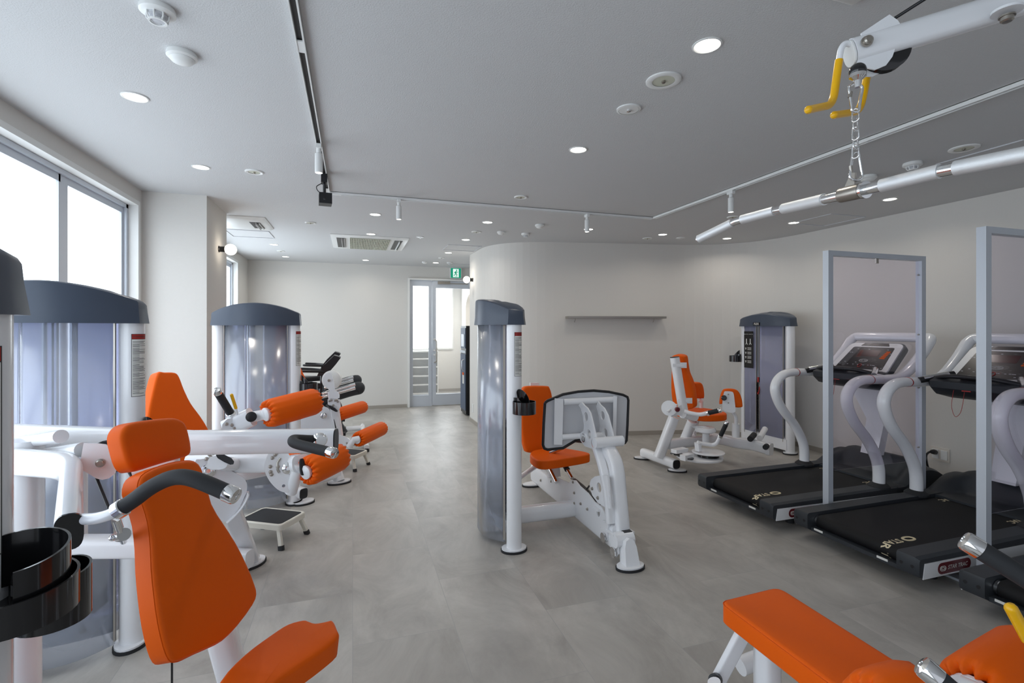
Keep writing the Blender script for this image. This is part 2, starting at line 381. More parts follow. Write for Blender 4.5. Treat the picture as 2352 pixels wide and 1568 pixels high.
wall_box(vb, .5, 1.0, YV, YV+.1); wall_box(vb, 1.0, 2.13, YV, YV+.1, 0, .93); wall_box(vb, 1.0, 2.13, YV, YV+.1, 2.34, H); wall_box(vb, 2.13, 2.41, YV, YV+.1)
wall_box(vb, .7, .8, YB+.12, YV)
# right wall of the vestibule with an arched niche
ar = [(YB+.12, 0), (YB+.12, H), (YV, H), (YV, 0)]
arch = [(10.42, 0), (10.42, 1.75)]+[(9.97+.45*math.cos(math.radians(a)), 1.75+.36*math.sin(math.radians(a))) for a in range(15, 180, 15)]+[(9.52, 1.75), (9.52, 0)]
plate(vb, [V((2.31, y, z)) for y, z in [(YV, 0), (YV, H), (YB+.12, H), (YB+.12, 0)]+arch[::-1]], (-1, 0, 0), .1)
struct('wall_vestibule', vb, 'wall')
struct('wall_arch', MB().bx(2.45, 2.5, 9.3, 10.6, 0, H), 'beige')
wf = MB(); wf.bx(1.0, 1.03, YV-.01, YV+.02, .93, 2.34); wf.bx(2.10, 2.13, YV-.01, YV+.02, .93, 2.34); wf.bx(1.03, 2.10, YV-.01, YV+.02, 2.31, 2.34); wf.bx(1.03, 2.10, YV-.03, YV+.02, .93, .965)
w3 = struct('window_3', wf, 'trim'); fin('frosted_pane', MB().bx(1.03, 2.10, YV+.04, YV+.05, .965, 2.31), 'daylight_entry', w3)
struct('baseboard_vestibule', MB().bx(.81, 2.31, YV-.01, YV, 0, .06), 'baseboard')
sh = MB(); sh.bx(.86, .88, 10.15, 10.5, 0, .93); sh.bx(1.66, 1.68, 10.15, 10.5, 0, .93); sh.bx(.88, 1.66, 10.48, 10.5, 0, .93)
so = tag(fin('shoe_shelf', sh, 'white_plastic', base=(1.27, 10.33, 0)), 'low white open shoe rack seen through the glass side light of the entry door', 'shelf')
for z in (.06, .24, .42, .60, .77, .92): fin('shelf_board', MB().bx(.88, 1.66, 10.15, 10.48, z-.012, z+.012), 'white_plastic', so)
# ---- ceiling access hatches, outlets, wall plates
def hatch(name, cs, label):
    mb = MB(); t = .006; z = H-.003
    for i in range(4): a, b = V((*cs[i], z)), V((*cs[(i+1) % 4], z)); mb.tube([a, b], .004, 4, e=8)
    return mb
for i, c in enumerate([[(1020, 572), (1035, 560), (1107, 563), (1080, 580)], [(1030, 612), (1050, 606), (1090, 607), (1080, 614)], [(555, 527), (583, 527), (600, 545), (560, 545)], [(1765, 528), (1850, 485), (2010, 492), (1990, 510)], [(2175, 372), (2330, 335), (2400, 345), (2290, 380)]]):
    p = [onZ(x, y, H) for x, y in c]; xs = [q.x for q in p]; ys = [q.y for q in p]
    cx, cy = sum(xs)/4, sum(ys)/4; s = .225
    cs = [(cx-s, cy-s), (cx+s, cy-s), (cx+s, cy+s), (cx-s, cy+s)]
    o = fin('trim_%d' % (i+1), hatch('t', cs, ''), 'grey_plate'); o['kind'] = 'structure'
# ================================================================ ON THE CEILING AND WALLS
def area_light(p, size, watts, parent=None, col=(1, .93, .84)):
    l = bpy.data.lights.new('lamp', 'AREA'); l.shape = 'DISK'; l.size = size; l.energy = watts; l.color = col; l.spread = math.radians(150)
    o = bpy.data.objects.new('lamp', l); COL.objects.link(o); o.location = p
    if parent: o.parent = parent
    return o
def make_downlight():
    t = thing('downlight', (0, 0, H), 'x', 'ceiling light', 'lit round downlights in the ceiling')
    fin('trim_ring', MB().lathe(V((0, 0, H)), (0, 0, -1), [(.046, .001), (.056, .001), (.056, .004), (.050, .006), (.046, .003)], 32, cap=False), 'white_plastic', t)
    fin('diffuser', MB().lathe(V((0, 0, H)), (0, 0, -1), [(.046, .0005), (.046, .002), (.02, .0025)], 28), 'led', t)
    area_light((0, 0, -.008), .08, DOWNLIGHT_WATTS, t)
    return t
DL = [(310, 222, 'lit downlight beside the ceiling domes, nearest above the left window'), (461, 383, 'lit downlight between the left window and the camera track, left of the round vent'),
      (1624, 103, 'largest lit downlight, above the middle of the room near the top of the photo'), (1328, 343, 'lit downlight in the middle of the ceiling inside the track loop'),
      (862, 492, 'lit downlight just left of the white spot, behind the left end of the cross track'), (852, 537, 'lit downlight at the near edge of the middle air conditioner grille'),
      (1120, 510, 'lit downlight behind the cross track, left of the rounded wall corner'), (1070, 550, 'lit downlight just before the hatch outline by the rounded wall'),
      (1030, 580, 'lit downlight between two hatch outlines before the entry'), (1001, 603, 'lit downlight closest to the exit sign'),
      (593, 520, 'lit downlight next to the air conditioner behind the column'), (629, 561, 'lit downlight in the far left bay, middle of the row along the window'),
      (656, 589, 'lit downlight in the far left corner, closest to the back wall'), (840, 597, 'lit downlight near the back wall behind the middle air conditioner'),
      (1352, 526, 'lit downlight directly behind the white spot on the cross track'), (1522, 538, 'lit downlight behind the right corner of the track'),
      (1670, 547, 'lit downlight close to the curved corner under the bar end'), (1823, 511, 'lit downlight near the right wall above the weight tower'),
      (2044, 457, 'lit downlight above the treadmills, nearest the right wall')]
d0 = make_downlight()
for i, (x, y, lab) in enumerate(DL):
    p = onZ(x, y, H)
    if i == 0: d0.location = p; d0['label'] = lab
    else: dup(d0, p, lab)
vl = dup(d0, (1.6, 9.75, H), 'added unseen fill light brightening the entry vestibule beyond the glass door'); area_light((0, 0, -.02), .3, 16, vl, (1, .98, .95))  # unseen fixture copy plus area light, added to brighten the shoe shelf
def rnd_vent(name, px, py, r, kind, label, cat, group):
    p = onZ(px, py, H); t = thing(name, p, label, cat, group); ax = (0, 0, -1)
    if kind == 'cone':
        fin('trim_ring', MB().lathe(p, ax, [(r*.62, .004), (r*.95, .002), (r, 0), (r, .005), (r*.9, .009), (r*.64, .006)], 40, cap=False), 'white_plastic', t)
        fin('reflector', MB().lathe(p, ax, [(r*.66, .004), (r*.60, -.001+.003), (r*.45, .0025), (r*.01, .002)], 36), 'warm_dim', t)
        fin('sensor', MB().lathe(p, ax, [(r*.12, .002), (r*.12, .012), (r*.05, .016)], 14), 'steel', t)
    else:
        fin('trim_ring', MB().lathe(p, ax, [(r*.8, .004), (r, 0), (r, .006), (r*.84, .008)], 36, cap=False), 'white_plastic', t)
        fin('cover_disc', MB().lathe(p, ax, [(r*.84, .002), (r*.82, .007), (r*.3, .008)], 36), 'white_plastic', t)
        fin('lens', MB().lathe(p, ax, [(r*.2, .006), (r*.2, .014), (r*.1, .018)], 16), 'chrome', t)
g = 'unlit recessed ceiling fittings'
for a in [(1524, 184, .076, 'cone', 'largest unlit round recess above the middle of the room, with a greenish bowl'), (584, 394, .06, 'cone', 'unlit round recess right of the downlights by the left window'),
          (1196, 452, .055, 'cone', 'unlit round recess in the middle of the track loop'), (713, 511, .055, 'cone', 'unlit round recess left of the camera on the track'),
          (1094, 532, .055, 'cone', 'unlit round recess before the rounded wall, beside the downlights'), (2214, 340, .075, 'cone', 'unlit round recess above the right end of the steel bar'),
          (1683, 498, .055, 'cone', 'unlit round recess above the left half of the steel bar'), (1487, 547, .06, 'cone', 'unlit round recess left of the pair near the curved wall'),
          (645, 576, .055, 'cone', 'unlit round recess in the far left bay'), (1014, 592, .05, 'cone', 'unlit round recess near the exit sign')]:
    rnd_vent('round_ceiling_recess', *a, 'ceiling fitting', g)
for a in [(1444, 250, .06, 'disc', 'emergency light disc with small lenses, left of the large round recess'), (965, 544, .045, 'disc', 'small pale disc right of the middle air conditioner'), (1563, 546, .055, 'disc', 'flat pale disc near the curved wall, right of the round recess')]:
    rnd_vent('emergency_light', *a, 'ceiling light', 'flat round emergency lights')
def detector(px, py, s, kind, label):
    p = onZ(px, py, H); t = thing('smoke_detector' if kind == 'cage' else 'dome_sensor', p, label, 'detector', 'smoke detectors' if kind == 'cage' else 'dome sensors'); ax = (0, 0, -1)
    fin('mounting_base', MB().lathe(p, ax, [(.052*s, 0), (.054*s, .006*s), (.054*s, .018*s), (.046*s, .024*s)], 36), 'white_plastic', t)
    if kind == 'cage':
        fin('sensor_cap', MB().lathe(p, ax, [(.03*s, .022*s), (.031*s, .030*s), (.022*s, .032*s), (.021*s, .044*s), (.012*s, .046*s)], 24), 'grey_plate', t)
        c = MB()
        for k in range(8):
            a = math.pi*k/4; u = V((math.cos(a), math.sin(a), 0))*s; c.tube([p+u*.034+V((0, 0, -.022*s)), p+u*.033+V((0, 0, -.038*s)), p+u*.026+V((0, 0, -.047*s))], .0028*s, 6)
        c.lathe(p, ax, [(.022*s, .045*s), (.028*s, .045*s), (.028*s, .050*s), (.022*s, .050*s), (.022*s, .045*s)], 24, cap=False)
        fin('cage', c, 'white_plastic', t)
    else: fin('dome', MB().lathe(p, ax, [(.045*s, .02*s), (.045*s, .026*s), (.036*s, .036*s), (.015*s, .042*s)], 32), 'white_plastic', t)
for a in [(362, 18, 1.0, 'cage', 'white smoke detector with open cage, nearest, above the left dome sensor'), (2096, 374, 1.0, 'cage', 'smoke detector with open cage above the steel bar at right'),
          (1207, 536, .9, 'cage', 'small smoke detector before the rounded wall between two domes'), (1033, 602, .9, 'cage', 'smoke detector nearest the exit sign'),
          (418, 122, 1.0, 'dome', 'nearest white dome sensor, beside the large smoke detector'), (1240, 516, .95, 'dome', 'white dome sensor before the rounded wall, rightmost of three fittings'),
          (1151, 532, .85, 'dome', 'white dome sensor before the rounded wall, leftmost of three fittings'), (1994, 404, 1.0, 'dome', 'white dome sensor just behind the bar centre'), (975, 601, .8, 'dome', 'small dome sensor left of the last downlight by the entry')]:
    detector(*a)
# ceiling cassettes
def cassette(x0, x1, y0, y1, z, label, louv='x', grille=True):
    t = thing('ceiling_air_conditioner', ((x0+x1)/2, (y0+y1)/2, H), label, 'air conditioner', 'ceiling air conditioners')
    pan = MB(); b = .03; hx = (x1-x0); e = .16*hx if grille else .1
    pan.rings([[V(q) for q in ((x0, y0, H), (x1, y0, H), (x1, y1, H), (x0, y1, H))], [V(q) for q in ((x0, y0, H-.008), (x1, y0, H-.008), (x1, y1, H-.008), (x0, y1, H-.008))],
               [V(q) for q in ((x0+b, y0+b, z), (x1-b, y0+b, z), (x1-b, y1-b, z), (x0+b, y1-b, z))]])
    fin('panel', pan, 'white_plastic', t)
    for xa in (x0+.065, x1-.065-.10):
        fin('louver_slot', MB().bx(xa, xa+.10, y0+.14, y1-.14, z-.002, z+.001), 'black', t)
        lv = MB(); lv.box((xa+.06, (y0+y1)/2, z-.012), (.004, y1-y0-.30, .035)); lv.box((xa+.09, (y0+y1)/2, z-.008), (.004, y1-y0-.30, .022)); fin('louver', lv, 'white_plastic', t)
    if grille:
        gx0, gx1 = x0+.22, x1-.22; fin('filter', MB().bx(gx0, gx1, y0+.10, y1-.10, z-.003, z), 'ink', t)
        gr = MB()
        for k in range(25): x = gx0+(gx1-gx0)*k/24; gr.bx(x-.004, x+.004, y0+.10, y1-.10, z-.008, z-.003)
        for k in range(12): y = y0+.1+(y1-y0-.2)*k/11; gr.bx(gx0, gx1, y-.004, y+.004, z-.010, z-.003)
        fin('grille', gr, 'warm_dim', t)
    return t
cassette(-.25, .66, 6.12, 7.12, H-.02, 'white ceiling air conditioner with slatted grille over the back half of the room')
cassette(-1.55, -.83, 5.42, 6.02, H-.03, 'white ceiling air conditioner partly hidden behind the column', grille=False)
cassette(.55, 1.61, .42, 1.24, H-.03, 'white ceiling air conditioner cut off by the top edge of the photo', grille=False)
# lighting track, three runs
def track(p0, p1, label, gaps):
    t = thing('lighting_track', p0, label, 'track', 'ceiling lighting track'); a, b = V(p0), V(p1); dr_ = (b-a).normalized(); sd = V((-dr_.y, dr_.x, 0)); z1, z0 = H, H-.022
    body = MB(); wv = .017
    def bar(s0, s1, o0, o1, za, zb):
        q = [a+dr_*s+sd*o for s, o in ((s0, o0), (s1, o0), (s1, o1), (s0, o1))]
        body.add([(p.x, p.y, za) for p in q]+[(p.x, p.y, zb) for p in q], [(0, 1, 2, 3), (7, 6, 5, 4), (0, 4, 5, 1), (1, 5, 6, 2), (2, 6, 7, 3), (3, 7, 4, 0)])
    L = (b-a).length; bar(0, L, -wv, -wv+.006, z0, z1); bar(0, L, wv-.006, wv, z0, z1); bar(0, L, -wv, wv, z1-.003, z1)
    for s0, s1 in gaps: bar(s0, s1, -wv+.004, wv-.004, z0+.002, z0+.008)
    fin('rail', body, 'white_plastic', t)
    c = MB(); m0 = a+sd*.003; m1 = b+sd*.003; c.box(((a+b)/2+V((0, 0, 0))).to_tuple()[:2]+(z1-.006,), (L, .018, .005), math.atan2(dr_.y, dr_.x)); fin('conductor', c, 'ink', t)
track((-.19, -2.0, H), (-.19, 4.22, H), 'white lighting track running from above the camera along the window side', [(0, .5), (2.98, 3.18), (4.02, 4.10), (6.1, 6.22)])
track((-.17, 4.25, H), (2.83, 4.25, H), 'white lighting track crossing the room before the rounded wall', [(0, .08), (2.9, 3.0)])
track((2.84, 4.22, H), (2.84, -2.0, H), 'white lighting track running back over the treadmills', [(0, .06), (2.0, 2.12)])
def spot(x, y, label, z=H-.022):
    p = V((x, y, z)); t = thing('track_spotlight', p, label, 'spotlight', 'white spotlights on the track')
    m = MB().box((x, y, z-.012), (.028, .06, .024)); m.cyl((x, y, z-.024), (x, y, z-.05), .0135); fin('adapter', m, 'white_plastic', t)
    b = MB().lathe((x, y, z-.05), (0, 0, -1), [(.016, 0), (.022, .004), (.0225, .115), (.019, .115), (.018, .10)], 28); fin('lamp_body', b, 'white_plastic', t)
    fin('lens', MB().lathe((x, y, z-.155), (0, 0, -1), [(.018, 0), (.016, .007), (.006, .009)], 20), 'led', t)
    area_light((0, 0, -.17), .03, 1.5, t)
spot(-.19, 3.12, 'white spotlight on the window side track, nearest the black camera'); spot(.37, 4.25, 'white spotlight on the cross track, left one'); spot(2.12, 4.25, 'white spotlight on the cross track, right one before the rounded wall'); spot(2.84, 3.18, 'white spotlight on the right track above the steel bar')
t = thing('track_camera', (-.19, 3.72, H-.022), 'black box camera hanging from the end of the window side track', 'camera'); x, y, z = -.19, 3.72, H-.022
m = MB().box((x, y, z-.03), (.04, .07, .06)); m.cyl((x, y, z-.06), (x, y+.02, z-.13), .010); fin('mount', m, 'black', t)
m = MB().box((x+.005, y+.03, z-.165), (.085, .10, .075), .1); fin('housing', m, 'black', t)
fin('lens', MB().lathe((x+.005, y-.02, z-.17), (0, -1, 0), [(.012, -.005), (.012, .004), (.008, .005)], 16), 'gloss_black', t)
fin('cable', MB().tube(smooth([(x-.015, y, z-.06), (x-.05, y, z-.085), (x-.045, y+.01, z-.11), (x-.02, y+.03, z-.128)], 5), .003, 8), 'black', t)
# globe wall lamps
def globe(p, dx, label):
    p = V(p); t = thing('globe_wall_lamp', p, label, 'wall lamp', 'globe wall lamps')
    fin('socket', MB().lathe(p, (dx, 0, 0), [(.030, 0), (.030, .004), (.026, .008), (.026, .052)], 24), 'gloss_black', t)
    fin('globe', MB().ball(p+V((dx*.095, 0, 0)), .05, 28), 'bulb', t)
globe((-1.155, 5.08, 2.115), 1, 'glowing globe bulb on a short black socket on the column side')
globe((1.69, 7.12, 2.11), -1, 'glowing globe bulb on a short black socket at the end of the rounded wall')
for l, p in (('a', (-1.0, 5.08, 2.115)), ('b', (1.53, 7.12, 2.11))): pass
# exit sign
p = onY(1047, 627, YB-.05); t = thing('exit_sign', p, 'green and white running man exit sign above the glass door', 'sign')
x, z = p.x, p.z; fin('housing', MB().bx(x-.105, x+.105, YB-.05, YB, z-.10, z+.10), 'white_plastic', t)
yv = YB-.053; m = MB().bx(x-.092, x+.092, yv, yv+.003, z-.088, z+.088); fin('sign_face', m, 'green', t)
m = MB().bx(x-.052, x+.052, yv-.002, yv, z-.075, z+.075); fin('doorway_symbol', m, 'sign_white', t)
m = MB(); q = lambda a, b: V((x+a, yv-.004, z+b))
m.ball(q(.012, .050), .013, 12); m.tube([q(.004, .03), q(-.006, -.005)], .013, 10); m.tube([q(-.006, -.005), q(.02, -.025), q(.012, -.055)], .008, 8); m.tube([q(-.006, -.008), q(-.018, -.035), q(-.040, -.045)], .008, 8)
m.tube([q(.006, .028), q(.028, .015), q(.042, .022)], .006, 8); m.tube([q(.002, .028), q(-.02, .018), q(-.028, -.003)], .006, 8); m.tube([q(.03, -.068), q(-.03, -.068)], .003, 6)
fin('running_figure', m, 'green', t)
# narrow steel shelf on the curved wall
def wy(X): return 5.86-(X-2.45)*.1942
u = V((1, -.1942, 0)).normalized(); nn = V((u.y, -u.x, 0)); a = V((2.60, wy(2.60), 1.535)); b = V((3.87, wy(3.87), 1.535)); L = (b-a).length
Q = Matrix.Translation((a+b)/2+nn*.075) @ Matrix.Rotation(math.atan2(u.y, u.x), 4, 'Z')
t = thing('wall_shelf', (a+b)/2, 'narrow brushed steel shelf on the rounded wall', 'shelf')
fin('shelf_board', MB().box(None, (L, .15, .028), M=Q), 'steel', t)
m = MB()
for s in (.12, L-.12): c = a+u*s; m.tube([c+V((0, 0, -.014))+nn*.05, c+V((0, 0, -.06))+nn*.0], .003, 6)
fin('bracket', m, 'steel', t)
# water dispenser
t = thing('water_dispenser', (1.93, 7.92, 0), 'tall black water dispenser standing behind the end of the rounded wall', 'water dispenser')
x0, x1, y0, y1 = 1.72, 2.12, 7.72, 8.10
fin('cabinet', MB().bx(x0, x1, y0, y1, .02, 1.435), 'black', t); m = MB()
for a in (x0+.05, x1-.05):
    for b in (y0+.05, y1-.05): m.cyl((a, b, 0), (a, b, .03), .02)
fin('foot', m, 'rubber', t)
fin('front_panel', MB().bx(x0-.012, x0, y0+.01, y1-.01, .08, .98), 'blue_grey', t); al = MB().bx(x0-.010, x0, y0+.02, y1-.02, 1.07, 1.40); fin('dispensing_bay', al, 'blue_grey', t)
fin('trim_band', MB().bx(x0-.016, x0, y0+.01, y1-.01, .995, 1.035), 'alu', t); m = MB(); m.tube(fil([(x0-.01, y0+.08, .72), (x0-.05, y0+.08, .73), (x0-.05, y0+.08, .88), (x0-.01, y0+.08, .89)], .02), .008); fin('handle', m, 'chrome', t)
m = MB().bx(x0-.018, x0-.010, y0+.08, y1-.1, 1.10, 1.30); fin('bottle_display', m, 'alu', t); m = MB().bx(x0-.016, x0-.012, y0+.10, y0+.20, .50, .68); fin('sticker', m, 'label_white', t); fin('warning_sticker', MB().bx(x0-.017, x0-.012, y0+.10, y0+.20, .64, .68), 'orange', t)
# wall outlet with plug
p = onX(2160, 1043, 5.0); y, z = p.y, p.z; t = thing('wall_outlet', p, 'wide pale wall outlet behind the treadmills with a black plug in it', 'outlet')
fin('cover_plate', MB().bx(4.992, 5.0, y-.075, y+.075, z-.06, z+.06), 'outlet_white', t)
m = MB().bx(4.986, 4.992, y-.06, y-.01, z-.04, z+.04); m.bx(4.986, 4.992, y+.01, y+.06, z-.04, z+.04); fin('socket', m, 'white_plastic', t)
k = tag(fin('power_cord', MB().tube(smooth([(4.98, y+.03, z+.015), (4.94, y+.04, z+.02), (4.90, y+.05, z-.01), (4.89, y+.04, z-.08), (4.90, y+.02, z-.2), (4.88, y+.05, .012), (4.7, y+.3, .010)], 6), .009, 10), 'gloss_black', base=(4.9, y, 0)), 'black power cord hanging from the wide wall outlet', 'cord')
m = MB().lathe((4.985, y+.03, z+.015), (-1, 0, .1), [(.02, 0), (.024, .02), (.018, .05), (.010, .06)], 16); fin('plug', m, 'gloss_black', k, )
p = onX(1086.5, 937, 1.69); t = tag(fin('wall_switch_plate', MB().bx(1.684, 1.69, p.y-.03, p.y+.03, p.z-.06, p.z+.06), 'white_plastic', base=(1.69, p.y, p.z)), 'thin white blank plate low on the end of the rounded wall', 'wall plate')
# ================================================================ GYM MACHINES: shared parts
def tower_outline(n=12, g=0.0):
    """plan of a weight tower: +y front (nearly flat), -y back (bulged); long axis x"""
    P = [(-.355-g, -.005), (-.345-g, -.045-g), (-.30-g*.6, -.078-g)]
    for k in range(1, n): x = -.30+.60*k/n; P.append((x, -.078-g-.095*(1-(x/.30)**2)))
    P += [(.30+g*.6, -.078-g), (.345+g, -.045-g), (.355+g, -.005), (.345+g, .04+g), (.30+g*.6, .065+g), (.15, .078+g), (0, .082+g), (-.15, .078+g), (-.30-g*.6, .065+g), (-.345-g, .04+g)]
    return P
def tower(t, c, rz, cup=None, label_side=None, front=False, L=.31, label_len=.27):
    """two posts, dome cover, frosted shrouds, guide rods, weight stack; c = floor centre, rz = heading of long axis"""
    M = Matrix.Translation(V(c)) @ Matrix.Rotation(rz, 4, 'Z'); s = L/.31; a = .048; px = L-.045
    def mb():
        m = MB(); m.M = M; return m
    for sx in (-1, 1):
        m = mb(); m.cyl((sx*px, 0, .02), (sx*px, 0, 1.43), a, n=32); post = fin('tower_post', m, 'white', t)
        m = mb(); out = [(sx*px+.062*math.cos(q), .080*math.sin(q)) for q in [2*math.pi*k/24 for k in range(24)]]
        m.rings([[V((x, y, z)) for x, y in out] for z in (.012, .022)]); fin('foot_plate', m, 'white', post)
        m = mb(); m.rings([[V((sx*px+(x-sx*px)*1.08, y*1.06, z)) for x, y in out] for z in (.0, .014)]); fin('rubber_rim', m, 'rubber', post)
        if label_side is not None and sx == (1 if label_side[0] >= 0 else -1):
            ang0 = label_side[1]; r = a+.0012
            def cw(x, z, rr=r): q = ang0+x/a; return (sx*px+rr*math.cos(q), rr*math.sin(q), z)
            z1 = 1.372; z0 = z1-label_len; hw = .030
            def patch(m, xa, xb, za, zb, rr):
                n = 6; vs = [cw(xa+(xb-xa)*k/n, z, rr) for z in (za, zb) for k in range(n+1)]; m.add(vs, [(k, k+1, k+n+2, k+n+1) for k in range(n)])
            m1 = mb(); patch(m1, -hw-.002, hw+.002, z0-.002, z1+.002, r); m2 = mb(); patch(m2, -hw, hw, z0, z1-.022, r+.0004); m3 = mb(); patch(m3, -hw, hw, z1-.020, z1, r+.0004)
            m4 = mb(); random.seed(3); z = z1-.030
            while z > z0+.008:
                e = random.choice((.026, .027, .022, .012)); patch(m4, -.027, -.027+e*2, z-.0016, z, r+.0008); z -= random.choice((.0042, .0042, .0042, .007))
            m5 = mb(); m5.text('WARNING', .012, lambda x, y: cw(x, z1-.010+y, r+.0009))
            fin('warning_label', [(m1, 'ink'), (m2, 'label_white'), (m3, 'red'), (m4, 'ink'), (m5, 'ink')], None, post)
    # cover
    m = mb(); s2 = (L+.012)/.367; O = [(x*s2, y) for x, y in tower_outline(14, .006)]; O0 = [(x*s2, y) for x, y in tower_outline(14, .012)]
    def zt(x, y): return 1.512+.062*(1-min(1, (x/(.36*s2))**2))-.16*max(0, y)*1.2+(.012 if y < -.05 else 0)*(1-min(1, (x/(.36*s2))**2))
    rs = [[V((x, y, 1.420)) for x, y in O0], [V((x, y, 1.47)) for x, y in O], [V((x*.992, y*.985, zt(x, y)-.006)) for x, y in O]]
    for k, dz in ((.975, 0), (.93, .004), (.8, .006), (.55, .006), (.28, .006), (.02, .006)): rs.append([V((x*k, y*k, zt(x*k, y*k)+dz)) for x, y in O])
    m.rings(rs); fin('tower_cover', m, 'cover', t, ang=30)
    e = px-.046
    # shrouds: two frosted panels at the back, two clear ones at the front
    def panel(xa, xb, back, z0=.06, z1=1.425):
        m = mb(); n = 18; A = []
        for k in range(n+1):
            x = xa+(xb-xa)*(k/n); q = x/s; y = (-.046-.112*(1-min(1, abs(x/(e+.002))**2.5))) if back else (.052+.014*(1-min(1, (q/.30)**2))); A.append((x, y))
        if back:   # lower edge dips in a curve towards the posts
            r0 = [V((x, y, z0-.02)) for x, y in A]
        else: r0 = [V((x, y, z0+.10)) for x, y in A]
        r1 = [V((x, y, z1)) for x, y in A]; m.rings([r0, r1], False, False, closed=False); return m
    sh = fin('rear_shroud', panel(-e-.001, -.052, True), 'frosted', t, solid=.003); sh2 = fin('rear_shroud', panel(-.049, e+.001, True), 'frosted', t, solid=.003)
    fin('front_shroud', panel(-e, -.035 if not front else .04, False), 'clear_panel', t, solid=.003); fin('front_shroud', panel(.035 if not front else .085, e, False), 'clear_panel', t, solid=.003)
    m = mb()
    for sx in (-1, 1):
        m.box((sx*(e+.002), -.052, .74), (.006, .014, 1.37)); m.box((sx*(e-.001), .052, .78), (.008, .01, 1.3))
    for x in ((-.035, .035) if not front else (.04, .085)): m.box((x, .066, .78), (.006, .01, 1.3))
    fin('panel_edging', m, 'steel', t)
    xc = 0 if not front else .062; m = mb()
    for x in (xc-.05, xc+.05) if not front else (xc-.06, xc+.02): m.cyl((x, 0, .10), (x, 0, 1.43), .010, n=16)
    fin('guide_rod', m, 'chrome', t)
    m = mb(); m.box((0, 0, .13), (2*px-.08, .07, .08)); cb = fin('lower_crossbeam', m, 'white', t)
    m = mb(); [bolt(m, M.inverted() @ (M @ V((x, -.035, .13))), (0, -1, 0), .010, .008) for x in (-.12, -.05, .10)]; fin('bolt', m, 'steel', cb)
    m = mb(); m.box((xc*.6, 0, .215), (.30, .12, .03)); [m.box((xc*.6, 0, .24+k*.028), (.30 if k % 2 else .296, .11, .025)) for k in range(19)]; ws = fin('weight_stack', m, 'navy' if not front else 'black', t)
    m = mb(); m.cyl((xc-.02, .0, .78), (xc-.02, 0, 1.42), .004, n=8); fin('cable', m, 'black', t)
    m = mb(); m.tube(smooth([(xc-.02, .06, .72), (xc-.03, .08, .66), (xc-.01, .075, .62), (xc+.005, .06, .64)], 4), .006, 8); m.box((xc-.01, .065, .79), (.03, .012, .06)); fin('selector_pin', m, 'red', ws)
    if cup is not None:   # side, angle
        sx, ang, zc = cup; o = V((sx*px, 0, 0)); u = V((math.cos(ang), math.sin(ang), 0)); cup_holder(t, M, o, u, zc)
    return M
def cup_holder(t, M, o, u, zc, big=1.0):
    def mb():
        m = MB(); m.M = M; return m
    sdir = V((-u.y, u.x, 0)); c = o+u*(.048+.055*big)
    m = mb(); n = 28
    def band(cen, r, z0, z1, a0=0, a1=2*math.pi, th=.003, top=None):
        k = n; rs = []
        for rr, w in ((r, 0), (r-th, 1)):
            for zz in ((0, 1) if w == 0 else (1, 0)):
                ring = []
                for i in range(k+1):
                    a = a0+(a1-a0)*i/k; zt = z1 if top is None else top(a); ring.append(cen+u*rr*math.cos(a)+sdir*rr*math.sin(a)+V((0, 0, z0 if zz == 0 else zt)))
                rs.append(ring)
        rs.append(rs[0]); m.rings(rs, False, False, closed=False)
    band(c, .072*big, zc, zc+.075*big); band(c-u*.012, .040*big, zc+.02, zc+.15*big, top=lambda a: zc+(.10+.045*math.cos(a+math.pi))*big)
    m.rings([[c+u*.072*big*math.cos(q)+sdir*.072*big*math.sin(q)+V((0, 0, z)) for q in [2*math.pi*i/24 for i in range(24)]] for z in (zc, zc+.004)])
    h = fin('cup_holder', m, 'gloss_black', t); m = mb(); a = math.atan2(u.y, u.x); m.box(tuple(o+u*.052)[:2]+(zc+.05,), (.02, .07, .09), a); fin('mounting_clip', m, 'gloss_black', h)
def roller(t, a, b, r, flange=.033, name='roller_pad', tube=.022):
    """padded roller with gathered ends"""
    a, b = V(a), V(b); L = (b-a).length; K = 15
    def fn(rr, h, an):
        f = max(0, 1-abs(rr-r*.72)/(r*.30)); end = h < L/2
        return rr*(1+.025*f*math.cos(K*an)), h+(-1 if end else 1)*(.011*f*math.cos(K*an))
    prof = [(flange*.85, .022), (flange, .010), (r*.66, .001), (r*.80, .001), (r*.92, .008), (r, .028), (r*1.01, L*.5), (r, L-.028), (r*.92, L-.008), (r*.80, L-.001), (r*.62, L-.001), (flange, L-.010), (flange*.85, L-.022)]
    m = MB().lathe(a, b-a, prof, 90, fn, cap=False); o = fin(name, m, 'orange', t, ang=60)
    ax = (b-a).normalized(); m = MB().lathe(a-ax*.006, ax, [(tube, -.01), (flange*1.06, -.002), (flange*1.08, .006), (flange*.9, .02)], 32); fin('roller_flange', m, 'white', o); return o
def grip(t, pts, r=.017, chrome_end=1, name='hand_grip', rc=None):
    pts = [V(p) for p in pts]; o = fin(name, MB().tube(pts, r, 20), 'rubber', t)
    rc = rc or r*1.06
    m = MB(); 
    if chrome_end: d = (pts[-1]-pts[-2]).normalized(); m.lathe(pts[-1]-d*.002, d, [(rc, 0), (rc, .020), (rc*.9, .024), (rc*.35, .026), (rc*.3, .022)], 24); fin('end_cap', m, 'chrome', o)
    m = MB(); d = (pts[1]-pts[0]).normalized(); m.lathe(pts[0]-d*.016, d, [(rc*1.0, 0), (rc*1.12, .002), (rc*1.12, .018), (rc, .020)], 24); fin('collar', m, 'chrome', o); return o
